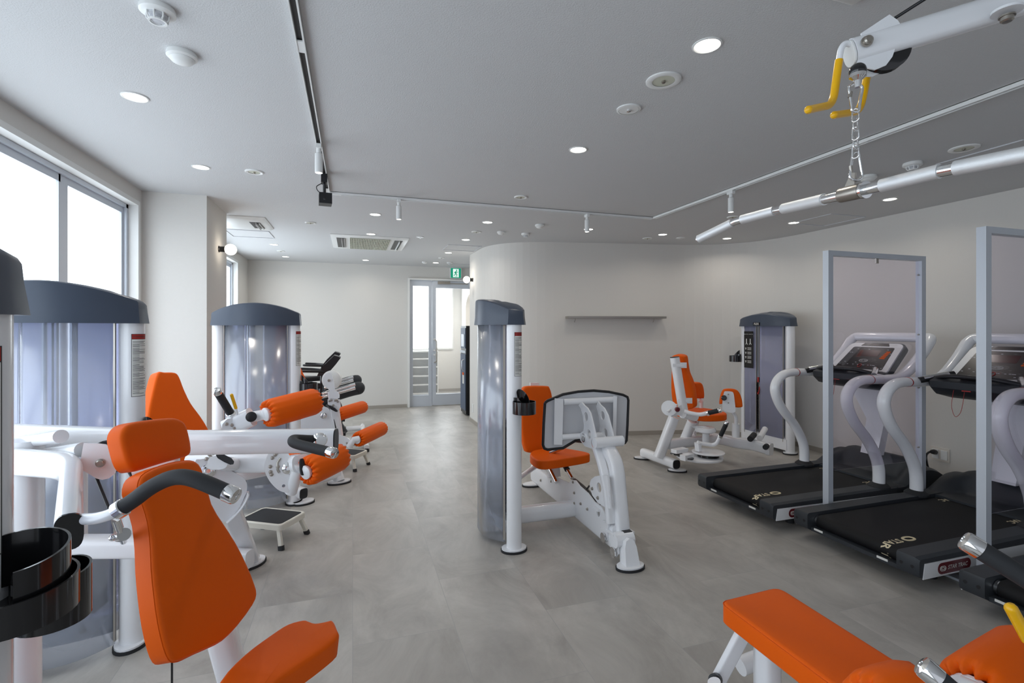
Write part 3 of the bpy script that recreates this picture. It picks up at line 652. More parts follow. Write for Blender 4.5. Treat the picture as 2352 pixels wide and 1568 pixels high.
def foot(t, p, rx=.07, ry=.05, rz=0, name='foot_plate'):
    Q = Matrix.Translation(V(p)) @ Matrix.Rotation(rz, 4, 'Z'); m = MB(); n = 28
    m.rings([[Q @ V((rx*math.cos(2*math.pi*k/n), ry*math.sin(2*math.pi*k/n), z)) for k in range(n)] for z in (.012, .022)]); o = fin(name, m, 'white', t)
    m = MB(); m.rings([[Q @ V((rx*1.07*math.cos(2*math.pi*k/n), ry*1.09*math.sin(2*math.pi*k/n), z)) for k in range(n)] for z in (0, .014)]); fin('rubber_rim', m, 'rubber', o); return o
def poly(pts, p, n): return [onP(x, y, V(p), V(n)) for x, y in pts]
# ================================================================ CENTRE: leg press machine with tower
t = thing('leg_press_machine', (1.25, 3.25, 0), 'white leg press machine mid floor with black rimmed foot plate and orange seat', 'exercise machine', 'pin loaded exercise machines')
tower(t, (.968, 3.225, 0), -math.pi/2, label_side=(1, .40), cup=(1, .33, .875))
BX = 1.53
m = MB().tube([(BX, 4.10, .125), (BX, 2.66, .125)], .035, 20, ry=.075, e=4.5); bm_ = fin('base_beam', m, 'white', t)
m = MB(); [bolt(m, (BX-.036, y, z), (-1, 0, 0)) for y, z in ((3.85, .13), (3.62, .19), (3.19, .16), (3.19, .09))]; fin('bolt', m, 'steel', bm_)
foot(t, (BX+.01, 2.53, 0), .085, .055, 0); foot(t, (BX, 4.12, 0), .10, .055)
m = MB(); plate(m, [V((BX+.015+a, 2.505+b*.25, .02+b)) for a, b in ((-.046, 0), (.046, 0), (.038, .10), (.026, .135), (0, .148), (-.026, .135), (-.038, .10))], (0, -1, .25), .07); m.tube([(BX-.05, 2.615, .135), (BX+.07, 2.615, .135)], .045, 24); fin('front_foot_bracket', m, 'white', t)
m = MB().tube([(BX-.03, 3.22, .115), (1.02, 3.22, .115)], .045, 20, ry=.055, e=3); fin('cross_tube', m, 'white', t)
m = MB().tube([(BX, 3.74, .35), (1.02, 3.52, .18)], .018, 14); fin('link_rod', m, 'white', t)
# rail tubes, rear upright, gusset plates
m = MB().tube([(BX-.06, 4.06, .52), (BX-.06, 3.46, .23)], .014, 16); m.tube([(BX+.07, 4.06, .52), (BX+.07, 3.46, .25)], .014, 16); fin('slide_rail', m, 'chrome', t)
m = MB().tube([(BX-.06, 3.80, .395), (BX-.06, 3.72, .355)], .02, 16); m.tube([(BX+.07, 3.62, .325), (BX+.07, 3.55, .29)], .022, 16); fin('rail_bumper', m, 'black', t)
m = MB().tube([(BX, 4.0, .18), (BX, 4.12, .55), (BX-.02, 4.1, .62)], .04, 18, ry=.03, e=4); m.tube([(BX-.06, 4.10, .56), (BX-.06, 3.95, .47)], .045, 18); m.tube([(BX+.07, 4.06, .54), (BX+.07, 3.72, .38)], .035, 18); m.tube([(BX-.13, 3.98, .44), (BX+.12, 3.98, .44)], .045, 20); fin('carriage_frame', m, 'white', t)
m = MB(); gx = BX-.038
plate(m, [onX(x, y, gx) for x, y in zp([(850, 480), (870, 455), (900, 470), (940, 500), (1075, 560), (1100, 530), (1140, 535), (1180, 590), (1260, 660), (1330, 750), (1400, 800), (1440, 880), (1445, 960), (1390, 1010), (1290, 930), (1100, 790), (1060, 760), (890, 640)], 4.356, 1060, 980)], (-1, 0, 0), .008, holes=[(onX(1374, 1178, gx), .022)])
gp = fin('gusset_plate', m, 'white', t)
m = MB(); [bolt(m, onX(x, y, gx), (-1, 0, 0), .008, .008) for x, y in zp([(1130, 660), (1195, 768), (1262, 822), (1118, 552), (880, 488)], 4.356, 1060, 980)]; fin('bolt', m, 'steel', gp)
m = MB().tube(smooth([onX(x, y, BX) for x, y in zp([(1130, 545), (1230, 630), (1310, 720), (1330, 770)], 4.356, 1060, 980)], 4), .022, 12); m.tube([onX(1353, 1116, BX), onX(1341, 1133, BX)], .006, 8); m.tube([onX(1379, 1156, BX), onX(1372, 1173, BX)], .006, 8); fin('pull_strap', m, 'black', t)
# seat and back
c = onY(1232, 960, 3.80); n = V((0, -1, .10)); oz = [(1200, 900), (1204, 890), (1214, 886), (1250, 886), (1257, 891), (1262, 910), (1268, 960), (1268, 1010), (1262, 1036), (1250, 1040), (1215, 1040), (1206, 1030), (1199, 985), (1198, 930)]
pad_c = poly([(1234+(x-1234)*1.12+4, y) for x, y in oz], c, n)
bp = fin('backrest', pad(MB(), pad_c, n, .07, .02), 'orange', t)
sp = [(1.285, 3.44, .43), (1.30, 3.58, .43), (1.37, 3.68, .43), (1.50, 3.71, .43), (1.62, 3.68, .43), (1.70, 3.58, .43), (1.745, 3.50, .43), (1.735, 3.44, .43), (1.62, 3.40, .43), (1.40, 3.36, .43), (1.315, 3.37, .43)]
fin('seat', pad(MB(), [V(p) for p in sp], (0, 0, 1), .065, .012), 'orange', t)
m = MB().tube([(1.52, 3.62, .22), (1.52, 3.68, .38)], .05, 18, ry=.035, e=4); m.box((1.52, 3.62, .372), (.14, .28, .012)); m.box((1.49, 3.99, .78), (.08, .02, .30)); m.tube([(1.49, 4.02, .60), (1.49, 4.0, .9)], .025, 16); m.tube([(1.49, 4.06, .62), (1.49, 4.02, .50)], .025, 16); fin('seat_bracket', m, 'white', t)
hb = MB().tube(fil([onY(1263, 1040, 3.55), onY(1290, 1030, 3.5), onY(1322, 1010, 3.35)], .06), .014, 12); fin('side_handle', hb, 'chrome', t)
m = MB().tube([onY(1322, 1010, 3.35), onY(1345, 1012, 3.22)], .018, 14); fin('hand_grip', m, 'rubber', t)
# foot plate
fp = zp([(40, 222), (60, 205), (180, 155), (300, 133), (420, 125), (540, 135), (650, 158), (685, 175), (692, 200), (685, 400), (678, 515), (665, 535), (640, 540), (590, 535), (470, 505), (330, 500), (290, 510), (230, 545), (180, 575), (60, 587), (35, 578), (24, 550), (30, 380)], 3.408, 1240, 860)
pn = V((-.08, -1, .06)).normalized(); pc = onY(1347, 960, 3.12)
fpw = poly(fp, pc, pn)
pl = fin('foot_plate_board', plate(MB(), fpw, pn, .02), 'grey_plate', t)
fin('rubber_edge', MB().tube(fpw+[fpw[0]], .0095, 12, cap=False), 'black', pl)
m = MB(); A = lambda x, y, o=.02: onP(x, y, pc+pn*o, pn); Z = lambda x, y: zp([(x, y)], 3.408, 1240, 860)[0]
m.tube([A(*Z(185, 215), .035), A(*Z(590, 195), .035)], .022, 16); m.tube([A(*Z(170, 490), .035), A(*Z(470, 470), .035)], .020, 16)
br = MB(); br.rings([[A(*Z(x, y), o) for x, y in ((115, 185), (185, 190), (175, 550), (110, 548))] for o in (.001, .045)]); br.rings([[A(*Z(x, y), o) for x, y in ((575, 165), (605, 170), (595, 520), (570, 520))] for o in (.001, .06)])
fin('cross_bar', m, 'white', pl); fin('stiffener', br, 'white', pl)
def fin_plate(X, pts, hs):
    m = MB(); plate(m, [onX(*Z(*q), X) for q in pts], (-1, 0, 0), .010, holes=[(onX(*Z(*q), X), r) for q, r in hs], sub=0); return m
f1 = fin_plate(1.475, [(300, 240), (325, 215), (345, 240), (370, 262), (392, 300), (410, 370), (435, 480), (460, 560), (450, 578), (410, 580), (350, 560), (320, 520), (305, 480), (320, 455), (340, 440), (345, 400), (335, 320), (318, 265)], [((360, 330), .030), ((383, 466), .030)])
f2 = fin_plate(1.600, [(440, 250), (455, 210), (470, 235), (500, 262), (530, 320), (560, 430), (582, 545), (560, 560), (520, 540), (490, 480), (465, 452), (470, 400), (460, 320), (448, 275)], [((490, 320), .030), ((513, 455), .028)])
bk = fin('pivot_bracket', f1, 'white', t); fin('pivot_bracket', f2, 'white', t)
m = MB(); [m.lathe(onX(*Z(*q), 1.475), (-1, 0, 0), [(r, 0), (r, .006), (r*.6, .009), (r*.3, .006)], 24) for q, r in (((346, 495), .030), ((426, 535), .030))]; fin('pivot_bolt', m, 'chrome', bk)
m = MB(); m.tube([onX(*Z(426, 535), 1.46), onX(*Z(426, 535), 1.46)+V((.20, 0, 0))], .034, 22); m.tube([onX(*Z(346, 495), 1.47), onX(*Z(346, 495), 1.47)+V((.14, 0, 0))], .030, 20); fin('pivot_shaft', m, 'white', t)
m = MB().tube(smooth([onX(*Z(*q), 1.565) for q in ((500, 535), (545, 600), (585, 680), (605, 780), (615, 900), (632, 1080), (645, 1250))], 4), .035, 20, ry=.045, e=4, up=(1, 0, 0)); fin('press_arm', m, 'white', t)
m = MB().tube(smooth([onX(*Z(*q), 1.50) for q in ((440, 560), (480, 680), (505, 780), (530, 900), (545, 1020), (552, 1160))], 4), .022, 16, ry=.028, e=4, up=(1, 0, 0)); lk = fin('link_arm', m, 'white', t)
m = MB(); plate(m, [onX(*Z(*q), 1.475) for q in ((390, 850), (400, 820), (430, 797), (480, 787), (528, 790), (535, 880), (550, 1050), (510, 1040), (450, 1000), (410, 945), (395, 900))], (-1, 0, 0), .012, holes=[(onX(*Z(463, 883), 1.475), .030)]); cm = fin('cam_plate', m, 'white', t)
m = MB(); [bolt(m, onX(*Z(*q), 1.475), (-1, 0, 0), .009, .008) for q in ((412, 892), (456, 964))]; fin('bolt', m, 'steel', cm)
m = MB(); 
def cbrk(X0, X1, pts, th): 
    for X in (X0, X1): plate(m, [onX(*Z(*q), X) for q in pts], (-1, 0, 0), th)
cbrk(1.485, 1.59, ((475, 1155), (490, 1140), (520, 1145), (535, 1180), (522, 1300), (500, 1315), (485, 1300)), .012)
m.bx(1.473, 1.59, 2.80, 2.88, .24, .252)
cbrk(1.49, 1.625, ((552, 1260), (575, 1240), (608, 1262), (610, 1400), (595, 1430), (570, 1425), (556, 1380)), .012); m.bx(1.478, 1.625, 2.62, 2.71, .155, .167)
yk = fin('yoke', m, 'white', t); m = MB(); [m.lathe(onX(*Z(*q), 1.475), (-1, 0, 0), [(r, 0), (r, .006), (r*.6, .009), (r*.3, .006)], 24) for q, r in (((497, 1275), .030), ((575, 1390), .030))]; fin('pivot_bolt', m, 'chrome', yk)
fin('rubber_stop', MB().box((1.57, 2.62, .165), (.055, .04, .03)), 'black', t)
fin('cable', MB().tube([onX(1354, 1116, 1.49), onX(1345, 1132, 1.51)], .003, 6), 'black', t)
# ================================================================ RIGHT BACK: hip machine with branded tower
t = thing('hip_abductor_machine', (3.6, 4.4, 0), 'white inner and outer thigh machine with orange pads, against the curved corner behind the treadmills', 'exercise machine', 'pin loaded exercise machines')
M = tower(t, (4.63, 4.61, 0), math.pi/2, front=True, L=.375)
# placard and name on the front (front faces the seat, local +y = world -x)
def mb_(): m = MB(); m.M = M; return m
fx = .082
m1 = mb_(); m1.box((.19, fx, 1.14), (.14, .004, .44)); m2 = mb_(); z = 1.30
m2.text('ABDUCTOR / ADDUCTOR', .012, lambda x, y: (.19-x, fx+.003, 1.325+y))
for k in range(2): m2.tube([V((.22-k*.06, fx+.003, 1.27)), V((.22-k*.06, fx+.003, 1.225))], .006, 6); m2.tube([V((.22-k*.06, fx+.003, 1.225)), V((.235-k*.06, fx+.003, 1.20))], .004, 6); m2.tube([V((.22-k*.06, fx+.003, 1.225)), V((.205-k*.06, fx+.003, 1.20))], .004, 6)
for j in range(4):
    zz = 1.15-j*.052; m2.tube([V((.23, fx+.003, zz+.012)), V((.23, fx+.003, zz-.012))], .005, 6); m2.tube([V((.22, fx+.003, zz+.008)), V((.24, fx+.003, zz+.008))], .004, 6)
    for k in range(4): m2.box((.175, fx+.003, zz+.014-k*.009), (.06, .001, .003))
fin('instruction_placard', [(m1, 'gloss_black'), (m2, 'light_print')], None, t)
m = mb_(); m.box((.055, .094, 1.447), (.10, .004, .036)); m5 = mb_(); m5.text('FLEX', .034, lambda x, y: (.055-x, .097, 1.447+y), shear=.0, bold=.0008); fin('name_badge', [(m, 'gloss_black'), (m5, 'light_print')], None, t)
m = mb_(); m.box((0, .045, .10), (.66, .02, .12)); fin('base_panel', m, 'white', t)
cup_holder(t, Matrix.Identity(4), V((4.6, 4.93, 0)), V((-.45, .9, 0)).normalized(), .98)
# frame
S = 5.407; zz = lambda x, y: (x/S+1450, y/S+800)
def py(x, y, Y): return onY(*zz(x, y), Y)
def pd(x, y, d): return at(*zz(x, y), d)
b0 = onZ(*zz(150, 1290), .07); b1 = onZ(*zz(560, 1440), .07)
fb = fin('front_foot_bar', MB().tube([b0, b1], .045, 20, ry=.045, e=3), 'white', t); m = MB().tube([b1+(b1-b0).normalized()*-.002, b1+(b1-b0).normalized()*.006], .042, 20, e=3); fin('end_plug', m, 'black', fb)
foot(t, b0+V((-.01, 0, -.07)), .05, .085, 1.1); foot(t, b1+V((.01, 0, -.07)), .05, .085, 1.1)
mid = onZ(*zz(340, 1350), .10)
pv = pd(530, 850, 4.95); m = MB().tube([mid, pv], .048, 20, ry=.048, e=3); m.tube([pd(660, 1140, 5.2), pd(760, 900, 5.1)], .045, 18, e=3); m.tube([pd(790, 1080, 5.4), pd(750, 1110, 5.4)], .03, 14); fin('seat_post', m, 'white', t)
m = MB().tube([pd(455, 1190, 5.0), pd(800, 1150, 5.15), pd(1100, 1120, 5.35)], .04, 18, ry=.05, e=4); m.tube(fil([pd(1000, 1110, 5.35), pd(1200, 1140, 5.2), pd(1300, 1170, 5.1), pd(1500, 1190, 5.05), pd(1690, 1245, 4.98)], .1), .04, 18, ry=.055, e=4); fin('base_beam', m, 'white', t)
m = MB(); a = onP(1770, 1022, V((4.36, 4.45, .1)), V((-1, 0, 0)))
m = MB(); m.tube([pd(1690, 1245, 4.98), pd(1740, 1255, 4.95)], .05, 18, ry=.06, e=4); fin('beam_end_plate', m, 'white', t)
for q0, q1 in (((1720, 1130), (1740, 1085)),): pass
m = MB().tube([at(1723, 1008, 4.93), at(1732, 998, 5.06)], .028, 18); m.tube([at(1758, 1027, 4.86), at(1761, 1024, 4.92)], .026, 18); fin('roller_stop', m, 'rubber', t)
m = MB().tube([at(1745, 1006, 5.15), at(1757, 985, 5.35)], .03, 14); fin('cable_arm', m, 'white', t)
# backrest column, seat, back
cc = MB().tube([pd(538, 112, 4.96), pd(655, 830, 4.94)], .042, 20, ry=.042, e=3); bc = fin('backrest_column', cc, 'white', t)
fin('end_plug', MB().tube([pd(538, 112, 4.96), pd(537, 104, 4.96)], .040, 18, e=3), 'black', bc)
n = V((.90, .34, .16)).normalized(); ctr = pd(660, 420, 5.06)   # pad front faces away from the camera, back side is seen
ob = [(500, 110), (520, 85), (560, 72), (600, 70), (660, 80), (690, 100), (700, 140), (708, 200), (730, 300), (770, 380), (800, 470), (822, 580), (832, 690), (820, 725), (780, 742), (700, 745), (600, 730), (540, 690), (510, 620), (497, 480), (500, 330), (505, 200)]
obw = [onP(*zz(600+(x-600)*.86+6, y), ctr, n) for x, y in ob]
fin('backrest', pad(MB(), [p+n*.035 for p in obw], n, .075, .02, sub=3), 'orange', t)
m = MB()
for (x, y) in ((605, 208), (675, 648)):
    p = pd(x, y, 4.93); m.box(p, (.13, .006, .055), -.35); m.box(p+V((-.02, -.01, 0)), (.12, .004, .03), -.35)
fin('mounting_bracket', m, 'white', t)
st = [(690, 770), (700, 755), (760, 740), (840, 700), (870, 688), (960, 676), (1010, 675), (1028, 690), (1030, 735), (1010, 760), (960, 785), (900, 797), (840, 797), (740, 785)]
sc_ = pd(860, 760, 5.05); sw = [onP(*zz(x, y-4), V((0, 0, .50)), V((0, 0, 1))) for x, y in [(700, 740), (770, 690), (860, 668), (1000, 660), (1030, 690), (1026, 720), (990, 750), (900, 775), (840, 778), (740, 765)]]
sw = [V((3.34, 4.24, .52)), V((3.30, 4.40, .52)), V((3.34, 4.56, .52)), V((3.50, 4.60, .52)), V((3.66, 4.56, .52)), V((3.72, 4.44, .525)), V((3.715, 4.24, .53)), V((3.62, 4.13, .525)), V((3.48, 4.13, .52)), V((3.38, 4.17, .52))]
fin('seat', pad(MB(), sw, (0, 0, 1), .07, .02, sub=3), 'orange', t)
m = MB().tube(fil([pd(665, 780, 4.85), pd(720, 800, 4.82), pd(850, 825, 4.78), pd(950, 800, 4.74)], .12, 6), .020, 14); fin('side_rail', m, 'white', t); grip(t, [pd(960, 800, 4.72), pd(1090, 770, 4.66)], .022)
m = MB(); m.tube([pd(450, 790, 4.86), pd(560, 700, 4.95)], .012, 8); m.lathe(pd(470, 740, 4.9), (-.6, -.8, .1), [(.075, -.012), (.075, .012)], 24); plate(m, [pd(x, y, 4.9) for x, y in ((560, 735), (620, 700), (660, 860), (640, 840), (560, 830), (500, 850), (480, 780))], (0, -1, 0), .01); m.tube([pd(640, 810, 4.9), pd(790, 850, 5.0)], .045, 16); fin('seat_carriage', m, 'white', t)
fin('adjustment_knob', MB().lathe(pd(573, 757, 4.84), (-.3, -.95, 0), [(.022, -.02), (.025, .005), (.018, .014)], 16), 'darkred', t)
m = MB(); m.cyl(pd(925, 970, 4.95), pd(925, 1160, 4.95), .034); m.lathe(pd(920, 1000, 4.95), (0, 0, -1), [(.085, -.02), (.10, 0), (.10, .02), (.07, .035)], 24); plate(m, [pd(x, y, 4.95) for x, y in ((770, 965), (900, 960), (960, 975), (1020, 985), (1025, 1035), (960, 1050), (850, 1040), (835, 1000))], (0, -1, .2), .05); fin('pivot_column', m, 'white', t)
m = MB(); c0 = pd(955, 1275, 4.75); m.lathe(c0, (0, 0, -1), [(.13, 0), (.15, .004), (.15, .012), (.13, .016)], 32); m.lathe(c0+V((-.06, .05, -.05)), (0, 0, -1), [(.20, 0), (.215, .004), (.215, .018), (.19, .022)], 36); m.tube([pd(825, 1170, 4.72), pd(835, 1270, 4.72)], .02, 12, ry=.035, e=4); m.box(pd(690, 1345, 4.62), (.13, .06, .05), .3); m.box(pd(600, 1265, 4.8), (.16, .07, .035), .2); fin('cam_assembly', m, 'white', t)
m = MB(); m.cyl(c0+V((0, 0, -.012)), c0+V((0, 0, -.048)), .10); m.lathe(pd(560, 1300, 4.8), (0, 0, -1), [(.055, 0), (.06, .006), (.05, .012)], 24); m.cyl(pd(725, 1358, 4.6), pd(725, 1368, 4.6), .038); fin('pulley', m, 'gloss_black', t)
m = MB().tube(fil([pd(820, 1165, 4.72), pd(870, 1180, 4.72), pd(1010, 1200, 4.7), pd(1060, 1180, 4.68), pd(1105, 1095, 4.66)], .06, 6), .018, 14); fin('release_lever', m, 'white', t); grip(t, [pd(1108, 1085, 4.66), pd(1180, 935, 4.62)], .02)
# thigh pads
pn2 = V((-.55, -.82, .05)).normalized()
def hp(pts, d, x0=1210, y0=620): c = pd(x0, y0, d); return [onP(*zz(x, y), c, pn2) for x, y in pts]
o1 = [(1100, 690), (1110, 600), (1135, 530), (1165, 505), (1240, 500), (1310, 515), (1350, 560), (1375, 630), (1385, 700), (1375, 730), (1290, 732), (1130, 690)]
fin('thigh_pad', pad(MB(), [p+pn2*.0 for p in hp(o1, 4.80)], pn2, .055, .014, sub=3), 'orange', t)
o2 = [(1150, 545), (1170, 530), (1245, 535), (1268, 560), (1280, 640), (1292, 760), (1280, 790), (1240, 797), (1180, 785), (1140, 765), (1128, 735), (1135, 620)]
pb = fin('pad_backplate', plate(MB(), [p+pn2*.014 for p in hp(o2, 4.80)], pn2, .008, sub=3), 'white', t); fin('knob', MB().lathe(pd(1150, 613, 4.77), pn2, [(.012, -.03), (.024, -.01), (.026, .01), (.018, .02)], 18), 'gloss_black', pb)
m = MB(); [bolt(m, pd(x, y, 4.775), pn2, .006, .005) for x, y in ((1205, 570), (1205, 675))]; fin('bolt', m, 'steel', pb)
m = MB().tube(fil([pd(1255, 790, 4.83), pd(1290, 830, 4.83), pd(1303, 880, 4.83), pd(1298, 940, 4.83)], .05, 5), .018, 12); m.cyl(pd(1298, 935, 4.85), pd(1298, 1100, 4.85), .036); fin('pad_arm', m, 'white', t)
n3 = V((.7, -.3, 0)).normalized(); c3 = pd(860, 520, 5.35)
fin('thigh_pad', pad(MB(), [onP(*zz(x, y), c3, V((.2, -1, 0)).normalized()) for x, y in ((790, 440), (800, 428), (850, 420), (885, 435), (905, 480), (916, 560), (912, 615), (890, 622), (800, 615), (780, 540))], (.2, -1, 0), .10, .02, sub=3), 'orange', t)
m = MB().tube([pd(850, 630, 5.4), pd(880, 650, 5.4)], .03, 12); m.tube([pd(868, 640, 5.42), pd(868, 760, 5.42), pd(790, 1000, 5.42), pd(780, 1100, 5.42)], .02, 12); fin('pad_arm', m, 'white', t)
# ================================================================ TREADMILLS
TW = .385
def make_treadmill(px0, py0):
    """px0 = rear edge X, py0 = centre Y; belt runs along +x towards the wall"""
    t = thing('treadmill', (px0, py0, 0), 'x', 'treadmill', 'treadmills facing the right wall')
    O = V((px0, py0, 0)); W = lambda x, y, z: O+V((x, y, z))
    for sy in (-1, 1):
        m = MB(); sec = [(.035, .085), (.006, .098), (.0, .112), (.0, .185), (.005, .196), (.016, .2), (1.30, .205), (1.30, .085)]
        y0, y1 = sy*.275, sy*TW
        m.rings([[W(x, y, z) for x, z in sec] for y in (y0, y1-sy*.02)]+[[W(x+(.008 if x < .5 else 0), y1, z-(.01 if z > .15 else 0)) for x, z in sec]])
        r = fin('side_rail', m, 'deck', t, ang=25)
        m = MB(); [m.lathe(W(.0, sy*yy, .145), (-1, 0, 0), [(.009, -.002), (.009, .001)], 14) for yy in (.30, .355)]; fin('screw_recess', m, 'black', r)
        m = MB(); sy_ = sy*(TW+.004); m.rings([[W(x, y, z) for x, z in ((.03, .085), (.045, .165), (1.72, .150), (1.72, .085))] for y in (sy*TW-.0, sy_)]); ss = fin('side_strip', m, 'white', t)
        m = MB(); yb = sy*(TW+.004); L0, L1, zb = .14, .40, .124
        pts = [(L0+.03+.03*math.cos(math.radians(a)), zb+.03*math.sin(math.radians(a))) for a in range(90, 271, 18)]+[(L1-.03+.03*math.cos(math.radians(a)), zb+.03*math.sin(math.radians(a))) for a in range(-90, 91, 18)]
        m.rings([[W(x, y, z) for x, z in pts] for y in (yb-sy*.0005, yb+sy*.0015)])
        m2 = MB(); f = lambda x, z: W((L0+L1)/2+.022-sy*x, yb+sy*.0025, zb+z) if sy > 0 else W((L0+L1)/2+.022+x, yb+sy*.0025, zb+z)
        m2.text('STAR TRAC', .030, f, shear=.25, bold=.0004)
        cx = L0+.038 if sy < 0 else L1-.038
        ov = lambda a, b: [W(cx+math.copysign(max(0, a-b), math.cos(q))+b*math.cos(q), yb+sy*.0024, zb+b*math.sin(q)) for q in [math.radians(k+.5) for k in range(0, 360, 15)]]
        m2.tube(ov(.021, .012)+ov(.021, .012)[:1], .0016, 6); m2.tube(ov(.013, .005)+ov(.013, .005)[:1], .0014, 6)
        fin('badge', [(m, 'darkred'), (m2, 'light_print')], None, ss)
    m = MB(); m.bx(px0+.03, px0+.075, py0-.275, py0+.275, .085, .108); e = fin('rear_bar', m, 'deck', t)
    m = MB(); [m.box(W(.028, y, .105), (.004, .06, .012)) for y in (-.18, .22)]; fin('sticker', m, 'label_white', e)
    # belt wraps the rear roller
    m = MB(); rr = .040; zc = .145; xs = [(1.5, zc+rr)]+[(.09, zc+rr)]+[(.09-rr*math.sin(math.radians(a)), zc+rr*math.cos(math.radians(a))) for a in range(15, 181, 15)]+[(1.5, zc-rr)]
    m.rings([[W(x, y, z) for x, z in xs] for y in (-.255, .255)]); b = fin('running_belt', m, 'belt', t)
    m = MB().cyl(W(.09, -.272, zc), W(.09, .272, zc), .034); fin('roller', m, 'chrome', b)
    def bp(s, wv):   # s = distance from the roller's top line towards the front
        z0 = rr+.0012
        if s >= 0: return W(.09+s, wv, zc+z0)
        a = -s/z0; return W(.09-z0*math.sin(a), wv, zc+z0*math.cos(a))
    m = MB(); m.text('STAR TRAC', .062, lambda x, y: bp(-.070-x, -.175-y), bold=.0014, res=2)
    q = [math.radians(k) for k in range(0, 361, 15)]
    for A_, B_ in ((.046, .026), (.034, .015)): m.tube([bp(.155+A_*math.cos(k)*(1 if abs(math.cos(k)) < .8 else .93), -.175+B_*math.sin(k)) for k in q], .002, 4)
    m.rings([[bp(.155+.044*math.cos(k), -.175+.025*math.sin(k)) for k in q[:-1]], [bp(.155+.030*math.cos(k), -.175+.013*math.sin(k)) for k in q[:-1]]], False, False)
    fin('belt_print', m, 'cream_print', b)
    fin('belt_print', MB().text('STAR TRAC', .055, lambda x, y: bp(1.18-x, .20-y), bold=.0015, res=2), 'cream_print', b); fin('belt_print', MB().text('STAR TRAC', .055, lambda x, y: bp(1.15-x, -.20-y), bold=.0015, res=2), 'cream_print', b)
    # motor hood
    def hz(x, y):
        side = min(1, max(0, (abs(y)-.24)/.06)); xs_ = 1.41-(.20*side); xp = 1.53
        if x < xp: k = max(0, (x-xs_)/(xp-xs_)); k = k*k*(3-2*k); h = .2+.155*k*(1-.25*side)
        else: k = (x-xp)/(1.735-xp); h = .2+.155*(1-.25*side)-(.075*k*k)
        return h-.02*max(0, (abs(y)-.33)/.055)**2
    m = MB(); nx, ny = 28, 24; G = []; X0, X1 = 1.2, 1.735
    for i in range(nx+1):
        x = X0+(X1-X0)*i/nx; row = [W(x, -TW, .09)]+[W(x, -TW+2*TW*j/ny, hz(x, -TW+2*TW*j/ny) if i else .2) for j in range(ny+1)]+[W(x, TW, .09)]; G.append(row)
    G = [[V((p.x, p.y, .19 if 0 < k < ny+2 else p.z)) for k, p in enumerate(G[0])]]+G+[[V((p.x+.012, p.y*.99+py0*.01, min(p.z, .17))) for p in G[-1]]]
    m.rings(G, True, True, closed=False); m.add([G[0][0], G[0][-1], G[-1][-1], G[-1][0]], [(0, 1, 2, 3)]); fin('motor_hood', m, 'deck', t, ang=50)
    m = MB(); [m.bx(px0+x0, px0+x1, py0-.30, py0+.30, .05, .09) for x0, x1 in ((.25, .33), (1.5, 1.6))]; 
    ch = fin('chassis', m, 'black', t)
    for x in (.29, 1.55):
        for y in (-.26, .26): fin('foot', MB().cyl(W(x, y, 0), W(x, y, .055), .03), 'rubber', ch)
    # handrail loop
    R1 = [(1.085, .205), (1.083, .33), (1.05, .43), (.965, .56), (.85, .68), (.785, .775), (.755, .865), (.775, .935), (.83, .985), (.90, 1.008), (1.0, 1.012), (1.15, 1.008), (1.29, 1.018), (1.38, 1.055), (1.46, 1.11), (1.56, 1.20), (1.635, 1.285)]
    side = lambda sy: [W(x, sy*.325, z) for x, z in smooth([(a, b, 0) for a, b in R1], 4) and [(p.x, p.y) for p in smooth([(a, b, 0) for a, b in R1], 4)]]
    a = side(-1); b_ = side(1); top = fil([a[-1], W(1.675, -.31, 1.322), W(1.675, .31, 1.322), b_[-1]], .09, 7)
    path = a[:-1]+top+b_[::-1][1:]
    fin('handrail', MB().tube(path, .034, 20, up=(0, 1, 0), ry=.043), 'white', t)
    for sy in (-1, 1):
        m = MB().lathe(W(1.085, sy*.325, .195), (0, 0, 1), [(.075, 0), (.073, .012), (.055, .028), (.047, .034)], 24); fin('post_boot', m, 'rubber', t)
        m = MB().tube([W(.985, sy*.325, 1.012), W(.992, sy*.325, 1.012)], .0355, 20, up=(0, 1, 0), ry=.0445); fin('red_band', m, 'red', t)
        m = MB().tube(fil([W(1.20, sy*.325, 1.015), W(1.13, sy*.29, 1.03), W(1.10, sy*.28, 1.035)], .02), .018, 12); ar_ = fin('grip_arm', m, 'white', t)
        m = MB().tube([W(1.07, sy*.295, 1.025), W(1.25, sy*.185, 1.075)], .022, 16); g_ = fin('sensor_grip', m, 'black', t)
        m = MB().tube([W(1.09, sy*.283, 1.031+.006), W(1.22, sy*.203, 1.067+.006)], .0205, 14, ry=.0205); fin('sensor_plate', m, 'chrome', g_)
    # console
    P = lambda a, b, c=0: W(1.265+a*.275-c*.70, b, 1.035+a*.25+c*.71)   # a up the panel 0..1, b across, c out of the face
    def quad(mb, a0, a1, w0, w1, c0, c1, r=.12):
        pts = [(a0, -w0), (a0, w0), (a1, w1), (a1, -w1)]; out = []
        for i in range(4):
            p, q_, n_ = V((*pts[i-1], 0)), V((*pts[i], 0)), V((*pts[(i+1) % 4], 0)); k0, k1 = q_+(p-q_)*r, q_+(n_-q_)*r
            for k in range(5): u = k/4; out.append(k0*(1-u)**2+q_*2*u*(1-u)+k1*u*u)
        mb.rings([[P(p.x, p.y, c) for p in out] for c in (c0, c1)]); return mb
    co = fin('console', quad(MB(), -.08, .98, .262, .235, -.05, -.01, .16), 'deck', t)
    fc = fin('console_face', quad(MB(), -.02, .94, .25, .222, -.012, .002, .14), 'white_plastic', co)
    m1 = quad(MB(),   .10, .80, .20, .172, .002, .0035, .06); m2 = MB(); m3 = quad(MB(), .50, .70, .085, .085, .0036, .0042, .05); m4 = MB(); m5 = MB(); m6 = MB()
